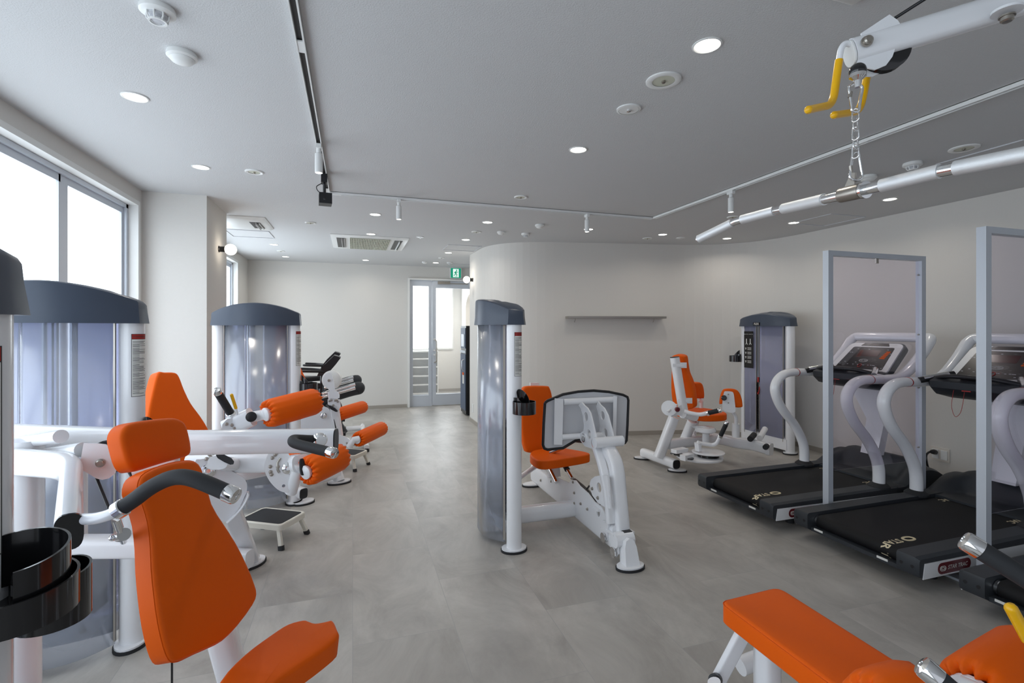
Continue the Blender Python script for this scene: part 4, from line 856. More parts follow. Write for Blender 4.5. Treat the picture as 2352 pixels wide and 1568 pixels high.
    m2.text('STAR TRAC', .014, lambda x, y: P(.36+y*3.6, -x, .0045)); m2.tube([P(.36+.045*math.sin(k), .035*math.cos(k), .0045) for k in q], .0015, 4)
    m4.tube([P(.20+.05*math.sin(k), .013*math.cos(k), .0045) for k in q], .003, 6)
    for k in range(5): m5.rings([[P(.44+k*.05+d_, y, c) for d_, y in ((0, -.115-k*.004), (0, -.155-k*.002), (.035, -.155-k*.002), (.035, -.115-k*.004))] for c in (.0038, .0045)])
    random.seed(5)
    for k in range(22): yy = random.uniform(-.19, .19); aa = random.choice((.15, .22, .29, .60, .72)); m6.rings([[P(aa+d_, yy+e_, c) for d_, e_ in ((0, 0), (0, .012), (.012, .012), (.012, 0))] for c in (.0038, .0042)])
    fin('display', [(m1, 'screen_black'), (m2, 'light_print'), (m3, 'display_red'), (m4, 'red'), (m5, 'orange'), (m6, 'grey_plate')], None, co)
    fin('speaker_slot', quad(MB(), .84, .93, .12, .10, .002, .004, .05), 'screen_black', co)
    m = MB(); tr = [(1.30, .90), (1.14, .935), (1.08, .985), (1.075, 1.03), (1.13, 1.052), (1.26, 1.055), (1.34, .98)]; tl = [(1.30, .92), (1.18, .945), (1.13, .99), (1.12, 1.02), (1.15, 1.04), (1.26, 1.05), (1.33, .98)]
    m.rings([[W(x, -.27, z) for x, z in tl], [W(x, -.23, z) for x, z in tr], [W(x, .23, z) for x, z in tr], [W(x, .27, z) for x, z in tl]]); ct = fin('console_tray', m, 'deck', t)
    m = MB().tube(fil([W(1.14, -.24, 1.045), W(1.10, -.13, 1.07), W(1.10, .13, 1.07), W(1.14, .24, 1.045)], .06, 5), .016, 14); fin('front_handlebar', m, 'black', t)
    m = MB().box(W(1.09, .02, 1.0), (.012, .05, .05)); m.box(W(1.13, .02, 1.058), (.04, .12, .006)); ky = fin('safety_key', m, 'red', t)
    m = MB().tube(smooth([W(1.085, .03, .97), W(1.08, .035, .90), W(1.08, .05, .83), W(1.08, .08, .80), W(1.08, .10, .86), W(1.09, .10, .94), W(1.09, .09, 1.0)], 6), .0016, 6); fin('lanyard', m, 'red', ky)
    m = MB(); m.rings([[W(x, y, z) for x, y, z in ((1.42, -.07, .34), (1.42, .07, .34), (1.50, .07, .34), (1.50, -.07, .34))], [W(x, y, z) for x, y, z in ((1.50, -.075, .62), (1.50, .075, .62), (1.57, .075, .62), (1.57, -.075, .62))], [W(x, y, z) for x, y, z in ((1.37, -.16, .96), (1.37, .16, .96), (1.44, .16, .96), (1.44, -.16, .96))]]); fin('console_neck', m, 'white', t)
    return t
td = make_treadmill(2.715, 3.04); td['label'] = 'treadmill farthest from the camera, beside the hip machine, grey deck and white rails'
dup(td, (2.805, 2.185, 0), 'middle treadmill, between the two clear screens'); dup(td, (2.885, 1.285, 0), 'nearest treadmill, cut off by the right edge of the photo')
# ---------------- clear partition screens
def make_screen(x0, y, L):
    t = thing('partition_screen', (x0+L/2, y, 0), 'x', 'partition', 'clear partition screens between treadmills'); a = .022
    for x, s in ((x0, 1), (x0+L, -1)):
        m = MB().bx(x-a, x+a, y-.022, y+.022, .012, 1.94); p_ = fin('frame_post', m, 'alu', t)
        m = MB().bx(x-.03, x+.03, y-.20, y+.20, 0, .012); m.bx(x-.02, x+.02, y-.06, y+.06, .012, .05); fin('base_foot', m, 'alu', p_)
        m = MB(); [m.lathe((x+s*.022, y, z), (s, 0, 0), [(.006, 0), (.006, .010), (.003, .012)], 10) for z in (.5, .95, 1.35, 1.8)]; fin('screw', m, 'steel', p_)
    fin('top_rail', MB().bx(x0+a, x0+L-a, y-.022, y+.022, 1.905, 1.94), 'alu', t)
    m = MB().bx(x0+L/2-.012, x0+L/2+.012, y-.010, y+.002, 1.87, 1.905); fin('clip', m, 'steel', t)
    fin('clear_sheet', MB().bx(x0+.018, x0+L-.018, y-.002, y+.002, .40, 1.90), 'acrylic', t); return t
s_ = make_screen(3.165, 2.612, .93); s_['label'] = 'aluminium framed clear screen between the farthest and middle treadmills'
dup(s_, s_.location+V((.05, -.87, 0)), 'aluminium framed clear screen between the middle and nearest treadmills')
# ================================================================ STEP STOOLS
def make_stool(c, ang):
    t = thing('step_stool', c, 'x', 'step stool', 'low step stools'); Q = Matrix.Translation(V(c)) @ Matrix.Rotation(ang, 4, 'Z'); m = MB(); m.M = Q
    def rr(w, d, r, z, sc=1): return [V(((math.copysign(w-r, math.cos(k))+r*math.cos(k))*sc, (math.copysign(d-r, math.sin(k))+r*math.sin(k))*sc, z)) for k in [math.radians(x+2) for x in range(0, 360, 12)]]
    m.rings([rr(.172, .125, .03, .118), rr(.172, .125, .03, .150), rr(.168, .121, .03, .155), rr(.156, .109, .025, .155), rr(.156, .109, .025, .148)]); fin('top_frame', m, 'stool_white', t)
    m = MB(); m.M = Q; m.rings([rr(.155, .108, .025, .147), rr(.155, .108, .025, .154), rr(.150, .103, .022, .1555)]); fin('tread_mat', m, 'rubber', t)
    for a in (-1, 1):
        for b in (-1, 1):
            m = MB(); m.M = Q; m.tube([(a*.135, b*.10, .122), (a*.172, b*.124, .016)], .014, 12, ry=.010, e=5); l = fin('leg', m, 'stool_white', t)
            m = MB(); m.M = Q; m.tube([(a*.170, b*.122, .026), (a*.176, b*.127, .0)], .018, 12, ry=.013, e=5); fin('rubber_foot', m, 'rubber', l)
    return t
st_ = make_stool((-.51, 3.61, 0), math.atan2(.53, -.85)); st_['label'] = 'low white step stool with black tread, nearer one, left of the middle machine'
dup(st_, (-.06, 5.25, 0), 'low white step stool with black tread, farther one, partly behind a roller pad')
# ================================================================ EXERCISE BIKES at the back
def make_bike(x, y):
    t = thing('exercise_bike', (x, y, 0), 'x', 'exercise bike', 'black and silver exercise bikes at the back'); O = V((x, y, 0)); W = lambda a, b, c: O+V((a, b, c))
    m = MB().tube(smooth([W(.05, 0, .52), W(.25, 0, .60), W(.50, 0, .675), W(.62, 0, .70)], 4), .06, 20, ry=.075); m.ball(W(.62, 0, .70), .068, 18, (1, .95, 1.1)); fin('body_shroud', m, 'deck', t)
    m = MB()
    for dz, dy in ((.058, -.040), (.022, -.066)): m.tube([W(.22, dy, .595+dz), W(.58, dy, .690+dz)], .022, 10)
    fin('silver_trim', m, 'chrome', t)
    m = MB().tube([W(.12, 0, .54), W(.30, 0, .36), W(.42, 0, .16)], .06, 14, ry=.09); m.lathe(W(.28, -.07, .33), (0, 1, 0), [(.10, 0), (.16, .02), (.16, .12), (.10, .14)], 28); fin('drive_housing', m, 'deck', t)
    m = MB().tube([W(-.05, 0, .06), W(.72, 0, .06)], .035, 14); m.tube([W(.70, -.22, .05), W(.70, .22, .05)], .03, 14); m.tube([W(-.05, -.22, .05), W(-.05, .22, .05)], .03, 14); b = fin('base_frame', m, 'white', t)
    for a in (-.05, .70):
        for c in (-.2, .2): fin('rubber_foot', MB().cyl(W(a, c, 0), W(a, c, .04), .03), 'rubber', b)
    m = MB().tube([W(.12, 0, .56), W(.03, 0, .72)], .028, 14); m.tube([W(.02, 0, .08), W(.14, 0, .54)], .035, 14); fin('seat_post', m, 'white', t)
    sd_ = smooth([W(-0.14, 0, .77), W(-0.10, -.12, .77), W(0.00, -.12, .77), W(0.12, -.05, .77), W(0.20, -.025, .775), (W(0.22, 0, .775)), W(0.20, .025, .775), W(0.12, .05, .77), W(0.00, .12, .77), W(-0.10, .12, .77)], 3, True)
    fin('saddle', pad(MB(), sd_, (0, 0, 1), .06, .025, .006, sub=0), 'black', t)
    m = MB().tube([W(.20, 0, .60), W(.22, 0, .93)], .016, 12); fin('console_stem', m, 'black', t)
    pq = [(.17, .86), (.27, .87), (.37, .99), (.42, 1.06), (.40, 1.075), (.35, 1.09), (.25, .99), (.19, .91)]
    m = MB(); m.rings([[W(a, yy, c) for a, c in pq] for yy in (-.11, .11)]); fin('console', m, 'black', t)
    for s in (-1, 1):
        m = MB().tube(smooth([W(.24, s*.10, .91), W(.12, s*.16, .92), W(.04, s*.17, .925), W(-.03, s*.16, .93)], 4), [.014]*12+[.008], 12); fin('handlebar', m, 'black', t)
    for s in (-1, 1):
        m = MB().tube([W(.28, s*.09, .33), W(.40, s*.10, .22)], .012, 10); m.box(W(.42, s*.15, .21), (.11, .09, .03)); fin('pedal', m, 'black', t)
    return t
bk_ = make_bike(-.55, 6.03); bk_['label'] = 'black and silver exercise bike behind the roller machine, nearer of the two'
dup(bk_, (-.57, 6.92, 0), 'black and silver exercise bike nearest the back wall, farther of the two')
# ================================================================ LEFT ROW, machine nearest the camera: seated press
t = thing('seated_press_machine', (-.75, 1.25, 0), 'nearest white press machine with orange headrest, backrest and black curved hand grips, left foreground', 'exercise machine', 'pin loaded exercise machines')
M = tower(t, (-.80, .93, 0), 0, label_side=(1, -.95), cup=None, label_len=.30)
def curved_band(m, c, r, a0, a1, z0, ztop, th=.0035, n=36):
    rs = []
    for rr, top in ((r, 0), (r, 1), (r-th, 1), (r-th, 0)):
        ring = []
        for i in range(n+1): a = math.radians(a0+(a1-a0)*i/n); ring.append(V(c)+V((rr*math.cos(a), rr*math.sin(a), 0))+V((0, 0, ztop(a) if top else z0)))
        rs.append(ring)
    rs.append(rs[0]); m.rings(rs, False, False, closed=False); return m
cc1 = at(28, 1340, .69); cc1.z = 0; cc2 = at(122, 1340, .755); cc2.z = 0
def cup_floor(m, c, r, z): m.rings([[V(c)+V((r*math.cos(q), r*math.sin(q), zz)) for q in [2*math.pi*i/28 for i in range(28)]] for zz in (z, z+.004)])
m = MB(); curved_band(m, cc1, .072, -175, 185, .998, lambda a: 1.045+.004*math.sin(a)); curved_band(m, cc1, .062, -62, 215, 1.02, lambda a: 1.088+.010*math.sin(a)); cup_floor(m, cc1, .071, .998)
curved_band(m, cc2, .046, -175, 185, .955, lambda a: 1.03+.004*math.sin(a)); cup_floor(m, cc2, .045, .955)
fin('cup_holder', m, 'gloss_black', t)
HN = V((.84, -.46, .16)).normalized()
def Y2(pts): return zp(pts, 2.3475, 0, 900)
def Z3(pts): return zp(pts, 4.48, 0, 950)
hc = at(350, 1020, 1.40)
hd_ = poly(Y2([(660, 240), (680, 192), (720, 165), (800, 150), (900, 140), (960, 140), (1005, 165), (1027, 225), (1040, 300), (1030, 338), (985, 355), (880, 385), (770, 420), (730, 425), (697, 390), (672, 310)]), hc, HN)
fin('headrest', pad(MB(), hd_, HN, .058, .014, .003, sub=3), 'orange', t)
BN = V((.84, -.46, .26)).normalized(); bc = at(450, 1290, 1.33)
bo = Y2([(768, 470), (800, 432), (880, 395), (970, 372), (1040, 366), (1080, 385), (1110, 450), (1150, 600), (1210, 700), (1280, 810), (1340, 930), (1380, 1030), (1392, 1090), (1370, 1150), (1290, 1260), (1215, 1335), (1140, 1375), (1060, 1410), (1000, 1440), (960, 1452), (930, 1440), (900, 1370), (870, 1240), (850, 1100), (835, 950), (830, 830), (815, 700), (785, 600), (760, 530)])
bw = poly(bo, bc, BN)
bk2 = fin('backrest', pad(MB(), bw, BN, .066, .012, .004, sub=2), 'orange', t)
def seam(par, pts, n, off, ins, sub=2, r=.0012):
    a, u, nn_ = basis(n); P_ = smooth(pts, sub, True); c = sum(P_, V())/len(P_); fin('stitching', MB().tube([c+(p-c)*ins+nn_*off for p in P_+[P_[0]]], r, 6, cap=False), 'orange', par)
seam(bk2, bw, BN, -.012, 1.002)
sN = V((.10, -.10, 1)).normalized(); scn = V((-.12, 1.32, .505))
so_ = [(478, 1640), (505, 1560), (560, 1500), (620, 1455), (660, 1430), (697, 1420), (712, 1423), (725, 1427), (745, 1424), (765, 1421), (775, 1440), (778, 1458), (740, 1490), (690, 1525), (640, 1560), (600, 1600), (560, 1650), (510, 1665)]
sw_ = [onP(x, y, at(640, 1470, 1.42), sN) for x, y in so_]
fin('seat', pad(MB(), sw_, sN, .075, .014, .003, sub=3), 'orange', t)
q1, q2 = at(560, 1640, 1.55), at(690, 1680, 1.5)
m = MB().tube([at(500, 1420, 1.52), q1, V((q1.x+.02, q1.y, .09))], .045, 20, ry=.04, e=3, up=(1, 0, 0)); m.tube([at(660, 1540, 1.5), q2, V((q2.x, q2.y, .09))], .035, 16); fin('seat_post', m, 'white', t)
m = MB().tube([at(395, 1500, 1.48), at(395, 1900, 1.45)], .003, 8); fin('cable', m, 'black', t)
m = MB().tube([at(310, 1085, 1.52), at(400, 1060, 1.55), at(420, 1300, 1.5), at(480, 1480, 1.52)], .022, 16); fin('backrest_column', m, 'white', t)
# frame of the press: uprights, beams
fin('floor_beam', MB().tube([V((-.95, 1.36, .055)), V((.02, 1.42, .055))], .045, 18, ry=.05, e=4), 'white', t); foot(t, V((.03, 1.42, 0)), .08, .06)
D = 1.62
m = MB().tube([at(-90, 1254, D), at(345, 1254, D+.12)], .034, 20, ry=.036, e=4, up=(0, 0, 1)); fin('lower_beam', m, 'white', t)
m = MB().tube([at(52, 1010, D), at(52, 1245, D)], .050, 20, ry=.05, e=3); m.tube([at(42, 1390, 1.35), at(42, 1913, 1.35)], .048, 24); fin('upright', m, 'white', t)
m = MB().tube([at(181, 1050, 1.72), at(181, 1250, 1.72)], .025, 16); fin('rear_upright', m, 'white', t)
m = MB().tube([at(-60, 1035, 1.85), at(140, 1002, 1.55)], .021, 18); fin('pivot_tube', m, 'white', t)
m = MB().tube([at(60, 1050, 1.75), at(190, 1032, 1.52)], .022, 18); fin('pulley_arm', m, 'white', t)
pn3 = V((.15, -.98, .1)).normalized(); pc3 = at(232, 1060, 1.50)
m = plate(MB(), poly(Z3([(860, 300), (1000, 305), (1090, 315), (1150, 360), (1190, 430), (1210, 500), (1205, 560), (1180, 615), (1120, 665), (1050, 680), (990, 665), (900, 610), (820, 560), (803, 530), (830, 470)]), pc3, pn3), pn3, .008); pp = fin('pulley_plate', m, 'white', t)
fin('bolt', bolt(MB(), onP(*Z3([(1035, 505)])[0], pc3+pn3*.001, pn3), pn3, .010, .012), 'steel', pp)
m = MB().lathe(at(243, 1052, 1.515), -pn3, [(.050, 0), (.053, .004), (.046, .010), (.053, .018), (.053, .022)], 30); fin('pulley', m, 'gloss_black', t)
m = MB().tube([at(222, 1098, 1.52), at(252, 1172, 1.50)], .0045, 8); m.tube([at(296, 1083, 1.56), at(312, 1110, 1.56)], .0045, 8); fin('pull_cable', m, 'black', t)
# moving arms: far arm and near arm joined behind the seat
m = MB().tube([at(-60, 988, 1.78), at(20, 999, 1.76), at(440, 1016, 1.68), at(770, 1011, 1.72)], .028, 22, ry=.041, e=3, up=(0, 0, 1)); fa = fin('press_arm', m, 'white', t)
m = MB().tube([at(768, 1011, 1.72), at(773, 1011, 1.7205)], .027, 22, ry=.040, e=3, up=(0, 0, 1)); fin('end_plug', m, 'black', fa)
m = MB().tube(fil([at(-60, 1052, 1.62), at(165, 1070, 1.50), at(158, 1220, 1.09)], .09, 8), .026, 22, ry=.041, e=3, up=(0, 0, 1)); na = fin('press_arm', m, 'white', t)
dn = (at(158, 1220, 1.09)-at(165, 1070, 1.50)).normalized(); e0 = at(158, 1220, 1.09)
m = MB().tube([e0-dn*.002, e0+dn*.006], .0255, 22, ry=.0405, e=3, up=(0, 0, 1)); fin('end_plug', m, 'gloss_black', na)
m = MB().tube(smooth([at(188, 1192, 1.11), at(220, 1190, 1.10), at(250, 1182, 1.09), at(275, 1170, 1.085)], 4), .0125, 16); fin('handle_stem', m, 'white', na)
grip(t, smooth([at(282, 1165, 1.08), at(310, 1146, 1.08), at(345, 1120, 1.07), at(385, 1100, 1.06), at(420, 1095, 1.05), at(460, 1105, 1.04), at(522, 1131, 1.03)], 5), .0165)
grip(t, fil([at(733, 1010, 1.62), at(672, 1008, 1.50), at(672, 1016, 1.46), at(690, 1022, 1.44), at(757, 1038, 1.38)], .02, 5), .0145)
m = MB().lathe(at(735, 1010, 1.58), (.3, -.9, 0), [(.022, -.01), (.022, .006), (.016, .014)], 20); fin('handle_collar', m, 'chrome', fa)
m = MB().tube([at(266, 1193, 1.10), at(273, 1213, 1.11)], .009, 14); m.tube([at(273, 1213, 1.11), at(277, 1228, 1.115)], .006, 12); m.tube([at(258, 1234, 1.12), at(292, 1222, 1.13)], .006, 12); m.lathe(at(280, 1228, 1.12), (.6, -.7, .3), [(.014, -.012), (.014, .012)], 16); m.ball(at(259, 1234, 1.115), .008, 12); m.tube([at(280, 1228, 1.12), at(284, 1243, 1.3)], .008, 10); fin('link_joint', m, 'chrome', t)
# ================================================================ LEFT ROW, second machine: leg extension and curl
t = thing('leg_extension_machine', (-.75, 2.9, 0), 'white leg extension machine with two large orange rollers, behind the nearest press machine', 'exercise machine', 'pin loaded exercise machines')
tower(t, (-1.195, 2.60, 0), 0, label_side=(1, -.62), cup=(1, -.1, .86))
bn = V((.80, -.52, .25)).normalized(); bcn = at(420, 920, 2.95)
ow = poly([(364, 856), (380, 854), (404, 855), (414, 866), (424, 892), (440, 925), (462, 955), (480, 985), (498, 1030), (500, 1070), (480, 1100), (400, 1110), (345, 1090), (338, 1000), (342, 950), (352, 900)], bcn, bn)
fin('backrest', pad(MB(), ow, bn, .07, .014, .003, sub=3), 'orange', t)
fin('seat', pad(MB(), [at(x, y, d) for x, y, d in ((548, 1046, 2.95), (585, 1036, 3.1), (660, 1032, 3.15), (690, 1040, 3.05), (670, 1050, 2.9), (600, 1056, 2.8))], (0, 0, 1), .06, .014, sub=3), 'orange', t)
m = MB().tube([at(440, 1062, 2.75), at(640, 1060, 2.68)], .052, 22, ry=.055, e=3); fin('cross_tube', m, 'white', t)
Z4 = lambda pts: zp(pts, 4.9, 400, 1000)
cn = V((.22, -.97, .12)).normalized(); cc_ = at(505, 1120, 2.62)
camp = poly(Z4([(235, 295), (300, 268), (360, 268), (480, 310), (620, 385), (760, 460), (800, 500), (820, 550), (815, 630), (790, 690), (745, 790), (680, 880), (590, 970), (480, 930), (380, 840), (320, 720), (270, 520)]), cc_, cn)
cmp_ = fin('cam_plate', plate(MB(), camp, cn, .012, sub=3), 'white', t)
m = MB().tube(smooth([onP(x, y, cc_+cn*.0, cn) for x, y in Z4([(830, 635), (828, 680), (770, 790), (690, 890), (595, 975)])], 4), .006, 10, ry=.03, e=5, up=tuple(cn)); fin('belt_guide', m, 'white', cmp_)
m = MB(); m.lathe(onP(*Z4([(385, 395)])[0], cc_, cn), cn, [(.035, 0), (.036, .012), (.026, .020), (.012, .022), (.010, .018)], 28); fin('pivot_bolt', m, 'chrome', cmp_)
m = MB(); [bolt(m, onP(*q, cc_, cn), cn, .008, .010) for q in Z4([(365, 262), (412, 243), (400, 212), (440, 200)])]; fin('bolt', m, 'steel', cmp_)
m = MB().tube([at(500, 1062, 2.52), at(530, 1066, 2.66)], .050, 20, ry=.035, e=3); fin('tube_stub', m, 'white', t)
Q_ = [at(x, y, 2.50) for x, y in [(497, 1041), (503, 1039), (516, 1044), (532, 1052), (538, 1060), (536, 1066), (529, 1067), (515, 1061), (500, 1052), (496, 1046)]]; fin('end_plug', plate(MB(), Q_, (.2, -.97, .2), .01), 'black', t)
f0 = at(588, 1292, 2.95); f0.z = 0
m = MB(); a0 = at(538, 1185, 2.72); tp = at(540, 1170, 2.72)
m.tube([at(520, 1140, 2.72), V((f0.x-.02, f0.y-.02, .02))], .045, 20, ry=.03, e=6, up=(0, -1, 0)); fin('front_leg', m, 'white', t); foot(t, V((f0.x-.02, f0.y-.02, 0)), .062, .085, -.6)
# gauge plate with chrome hub, lower roller
Z5 = lambda pts: zp(pts, 3.734, 450, 880)
gn = V((.15, -.98, .1)).normalized(); gc = at(650, 1085, 2.52)
go = poly(Z5([(605, 640), (630, 590), (665, 565), (720, 560), (765, 565), (810, 630), (845, 690), (843, 750), (820, 840), (800, 920), (785, 938), (755, 935), (700, 910), (640, 850), (600, 780), (585, 710)]), gc, gn)
gp_ = fin('gauge_plate', plate(MB(), go, gn, .012, sub=3, holes=[(onP(*Z5([(752, 880)])[0], gc, gn), .008)]), 'white', t)
m = MB(); m.lathe(onP(*Z5([(790, 725)])[0], gc, gn), gn, [(.030, 0), (.030, .010), (.022, .018), (.010, .020), (.008, .016)], 28); fin('pivot_bolt', m, 'chrome', gp_)
m = MB(); [bolt(m, onP(*q, gc, gn), gn, .0075, .006) for q in Z5([(637, 714), (648, 782), (655, 640), (697, 590), (703, 715), (640, 760), (680, 612)])]; fin('bolt', m, 'steel', gp_)
m = MB().tube([onP(*q, gc+gn*.002, gn) for q in Z5([(725, 640), (700, 680), (700, 740), (715, 765)])], .006, 8); fin('slot', m, 'steel', gp_)
m = MB().tube([at(672, 1064, 2.60), at(692, 1064, 2.52)], .046, 20, ry=.045, e=3); m.tube([at(688, 1064, 2.52), at(668, 1130, 2.56)], .03, 16); m.tube([at(690, 1095, 2.56), at(712, 1082, 2.58)], .03, 16); ra = fin('roller_arm', m, 'white', t)
m = MB().tube([at(693, 1072, 2.50), at(695, 1072, 2.49)], .012, 16, ry=.042, e=3, up=(0, 0, 1)); fin('end_plug', m, 'black', ra)
roller(t, at(703, 1084, 2.50), at(785, 1046, 2.72), .075)
# upper roller with its arm, handle and yellow lever
m = MB().tube([at(520, 985, 2.62), at(578, 957, 2.60)], .028, 18, ry=.05, e=3); m.tube([at(575, 958, 2.60), at(628, 948, 2.60)], .028, 20); ua = fin('roller_arm', m, 'white', t)
m = MB().lathe(at(577, 957, 2.545), (.1, -1, .1), [(.026, -.01), (.026, .004), (.02, .007)], 24); fin('end_plug', m, 'black', ua)
roller(t, at(612, 951, 2.58), at(727, 920, 2.82), .075)
un = V((.2, -.97, .1)).normalized(); uc = at(530, 975, 2.58)
m = plate(MB(), poly(zp([(268, 1490), (275, 1450), (320, 1400), (345, 1395), (400, 1400), (440, 1450), (470, 1520), (460, 1560), (300, 1568), (240, 1560)], 4.48, 450, 650), uc, un), un, .012, sub=2); up_ = fin('bracket_plate', m, 'white', t)
m = MB(); [bolt(m, onP(*q, uc, un), un, .007, .007) for q in zp([(315, 1450), (370, 1460), (398, 1490)], 4.48, 450, 650)]; fin('bolt', m, 'steel', up_)
m = MB().tube([at(530, 952, 2.60), at(538, 968, 2.60)], .014, 12); fin('handle_stem', m, 'white', t)
grip(t, [at(529, 948, 2.60), at(501, 902, 2.50)], .0195)
m = MB().tube([at(542, 938, 2.58), at(532, 907, 2.55)], .008, 12); m.ball(at(532, 907, 2.55), .0085, 12); fin('adjustment_lever', m, 'yellow', t); m = MB().tube([at(548, 962, 2.60), at(542, 938, 2.58)], .006, 10); fin('lever_rod', m, 'white', t)
m = MB().tube([V((-1.05, 2.75, .10)), V((-.62, 3.2, .10))], .04, 18, ry=.05, e=4); m.tube([V((-1.3, 3.45, .10)), V((-.55, 3.1, .10))], .04, 18, ry=.05, e=4); m.tube([V((-1.2, 3.4, .1)), V((-1.15, 3.35, .9))], .04, 16, e=3); m.tube([V((-1.15, 3.32, .45)), at(620, 1075, 3.05)], .04, 16, e=3); fin('base_frame', m, 'white', t)
m = MB().tube([at(458, 1075, 2.75), V((-.98, 2.9, .12))], .04, 16, e=3); fin('centre_upright', m, 'white', t)
# ================================================================ LEFT ROW, third machine
t = thing('leg_curl_machine', (-.35, 4.65, 0), 'farthest white machine of the window row, upright topped by a round white wheel', 'exercise machine', 'pin loaded exercise machines')
tower(t, (-.710, 4.30, 0), 0, label_side=(1, -.55), cup=(1, .15, .88))
uf = V((-.115, 4.73, 0))
Z6 = lambda x, y: (x/3.565+660, y/3.565+740)
d6 = 4.5
m = MB().tube([at(*Z6(365, 560), d6), at(*Z6(390, 720), d6), at(*Z6(420, 930), d6)], .040, 18, ry=.045, e=4); fin('upright', m, 'white', t)
m = MB().tube([at(*Z6(385, 1170), d6), V((uf.x, uf.y, .015))], .040, 18, ry=.045, e=4); fin('front_leg', m, 'white', t); foot(t, uf, .10, .065, .3)
m = MB(); m.lathe(at(*Z6(365, 470), d6+.05), (-.25, -.95, 0), [(.070, -.03), (.086, -.02), (.086, .02), (.070, .03)], 36); fin('cushion_wheel', m, 'white_plastic', t)
un = V((-.2, -.97, .05)).normalized(); uc = at(*Z6(345, 480), d6-.06); q6 = lambda pts, c=uc, n=un: [onP(*Z6(*p), c, n) for p in pts]
m = plate(MB(), q6([(295, 450), (320, 420), (350, 415), (370, 440), (385, 500), (390, 560), (415, 570), (425, 620), (345, 620), (345, 560), (310, 520), (292, 485)]), un, .012, sub=2); hp_ = fin('wheel_bracket', m, 'white', t); fin('bolt', bolt(MB(), onP(*Z6(341, 476), uc, un), un, .010, .010), 'steel', hp_)
m = plate(MB(), q6([(330, 630), (428, 630), (436, 690), (420, 720), (400, 735), (345, 680), (330, 670)]), un, .012); ap = fin('angle_plate', m, 'white', t); m = MB(); [bolt(m, onP(*Z6(*p), uc, un), un, .008, .008) for p in ((345, 645), (360, 637), (392, 640), (405, 637), (413, 650), (377, 678))]; fin('bolt', m, 'steel', ap)
m = plate(MB(), q6([(335, 680), (350, 682), (390, 705), (410, 725), (408, 733), (395, 733), (355, 712), (336, 690)], uc+un*.03), un, .02); fin('end_plug', m, 'black', t)
pcx = at(*Z6(260, 760), 4.45)
m = plate(MB(), q6([(268, 665), (300, 690), (340, 710), (380, 790), (385, 860), (370, 900), (250, 905), (110, 900), (85, 850), (80, 760), (140, 690), (220, 670)], pcx), un, .012, sub=3); cpp = fin('cam_plate', m, 'white', t)
fin('pivot_bolt', MB().lathe(onP(*Z6(298, 762), pcx, un), un, [(.030, 0), (.030, .012), (.022, .022), (.010, .025)], 26), 'chrome', cpp)
m = MB().tube([onP(*Z6(*p), pcx+un*.004, un) for p in ((382, 790), (396, 860), (392, 1005))], .006, 8); fin('belt', m, 'black', cpp)
m = plate(MB(), q6([(400, 925), (440, 925), (490, 945), (520, 970), (535, 990), (520, 1030), (505, 1030), (480, 1010), (400, 1000)], at(*Z6(450, 970), 4.40)), un, .012, sub=2); la = fin('lower_bracket', m, 'white', t)
m = MB(); [bolt(m, onP(*Z6(*p), at(*Z6(450, 970), 4.40), un), un, .007, .007) for p in ((413, 958), (487, 988))]; fin('bolt', m, 'steel', la)
m = MB().tube([at(*Z6(505, 1020), 4.4), at(*Z6(545, 960), 4.4), at(*Z6(590, 952), 4.42)], .028, 18); fin('roller_arm', m, 'white', t)
roller(t, at(*Z6(572, 962), 4.42), at(*Z6(780, 865), 4.85), .068)
roller(t, at(*Z6(400, 760), 4.62), at(*Z6(625, 690), 5.05), .062)
m = MB().tube([at(*Z6(365, 790), 4.55), at(*Z6(420, 755), 4.6)], .026, 14); fin('roller_arm', m, 'white', t)
bn = V((.80, -.52, .25)).normalized(); bcn = at(690, 880, 4.75)
ow = poly([(652, 800), (660, 790), (676, 800), (690, 838), (700, 862), (711, 885), (720, 910), (716, 940), (690, 960), (640, 960), (635, 900), (645, 840)], bcn, bn)
fin('backrest', pad(MB(), ow, bn, .07, .014, .003, sub=3), 'orange', t)
fin('seat', pad(MB(), [at(x, y, d) for x, y, d in ((600, 1000, 4.8), (650, 985, 5.0), (700, 985, 5.0), (720, 995, 4.8), (690, 1010, 4.6), (620, 1012, 4.6))], (0, 0, 1), .06, .014, sub=3), 'orange', t)
b0 = at(655, 1120, 4.2); m = MB().tube([V((-.55, 4.45, .10)), at(697, 1133, 3.92)], .036, 20, ry=.042, e=4); ft = fin('front_foot_bar', m, 'white', t); e0 = at(697, 1133, 3.92); m = MB().tube([e0, e0+(e0-V((-.55, 4.45, .10))).normalized()*.006], .034, 18, ry=.040, e=4); fin('end_plug', m, 'black', ft)
foot(t, V((e0.x, e0.y+.03, 0)), .08, .06, .5)
m = MB().tube([V((-.45, 4.50, .09)), V((-.12, 4.74, .09))], .035, 18, ry=.04, e=4); m.tube([V((-.7, 4.9, .09)), V((-.46, 4.53, .09))], .035, 18, ry=.04, e=4); m.tube([V((-.70, 4.85, .1)), V((-.66, 4.82, .85))], .035, 16, e=3); m.tube([V((-.66, 4.82, .5)), at(*Z6(300, 760), 4.55)], .035, 16, e=3); fin('base_frame', m, 'white', t)
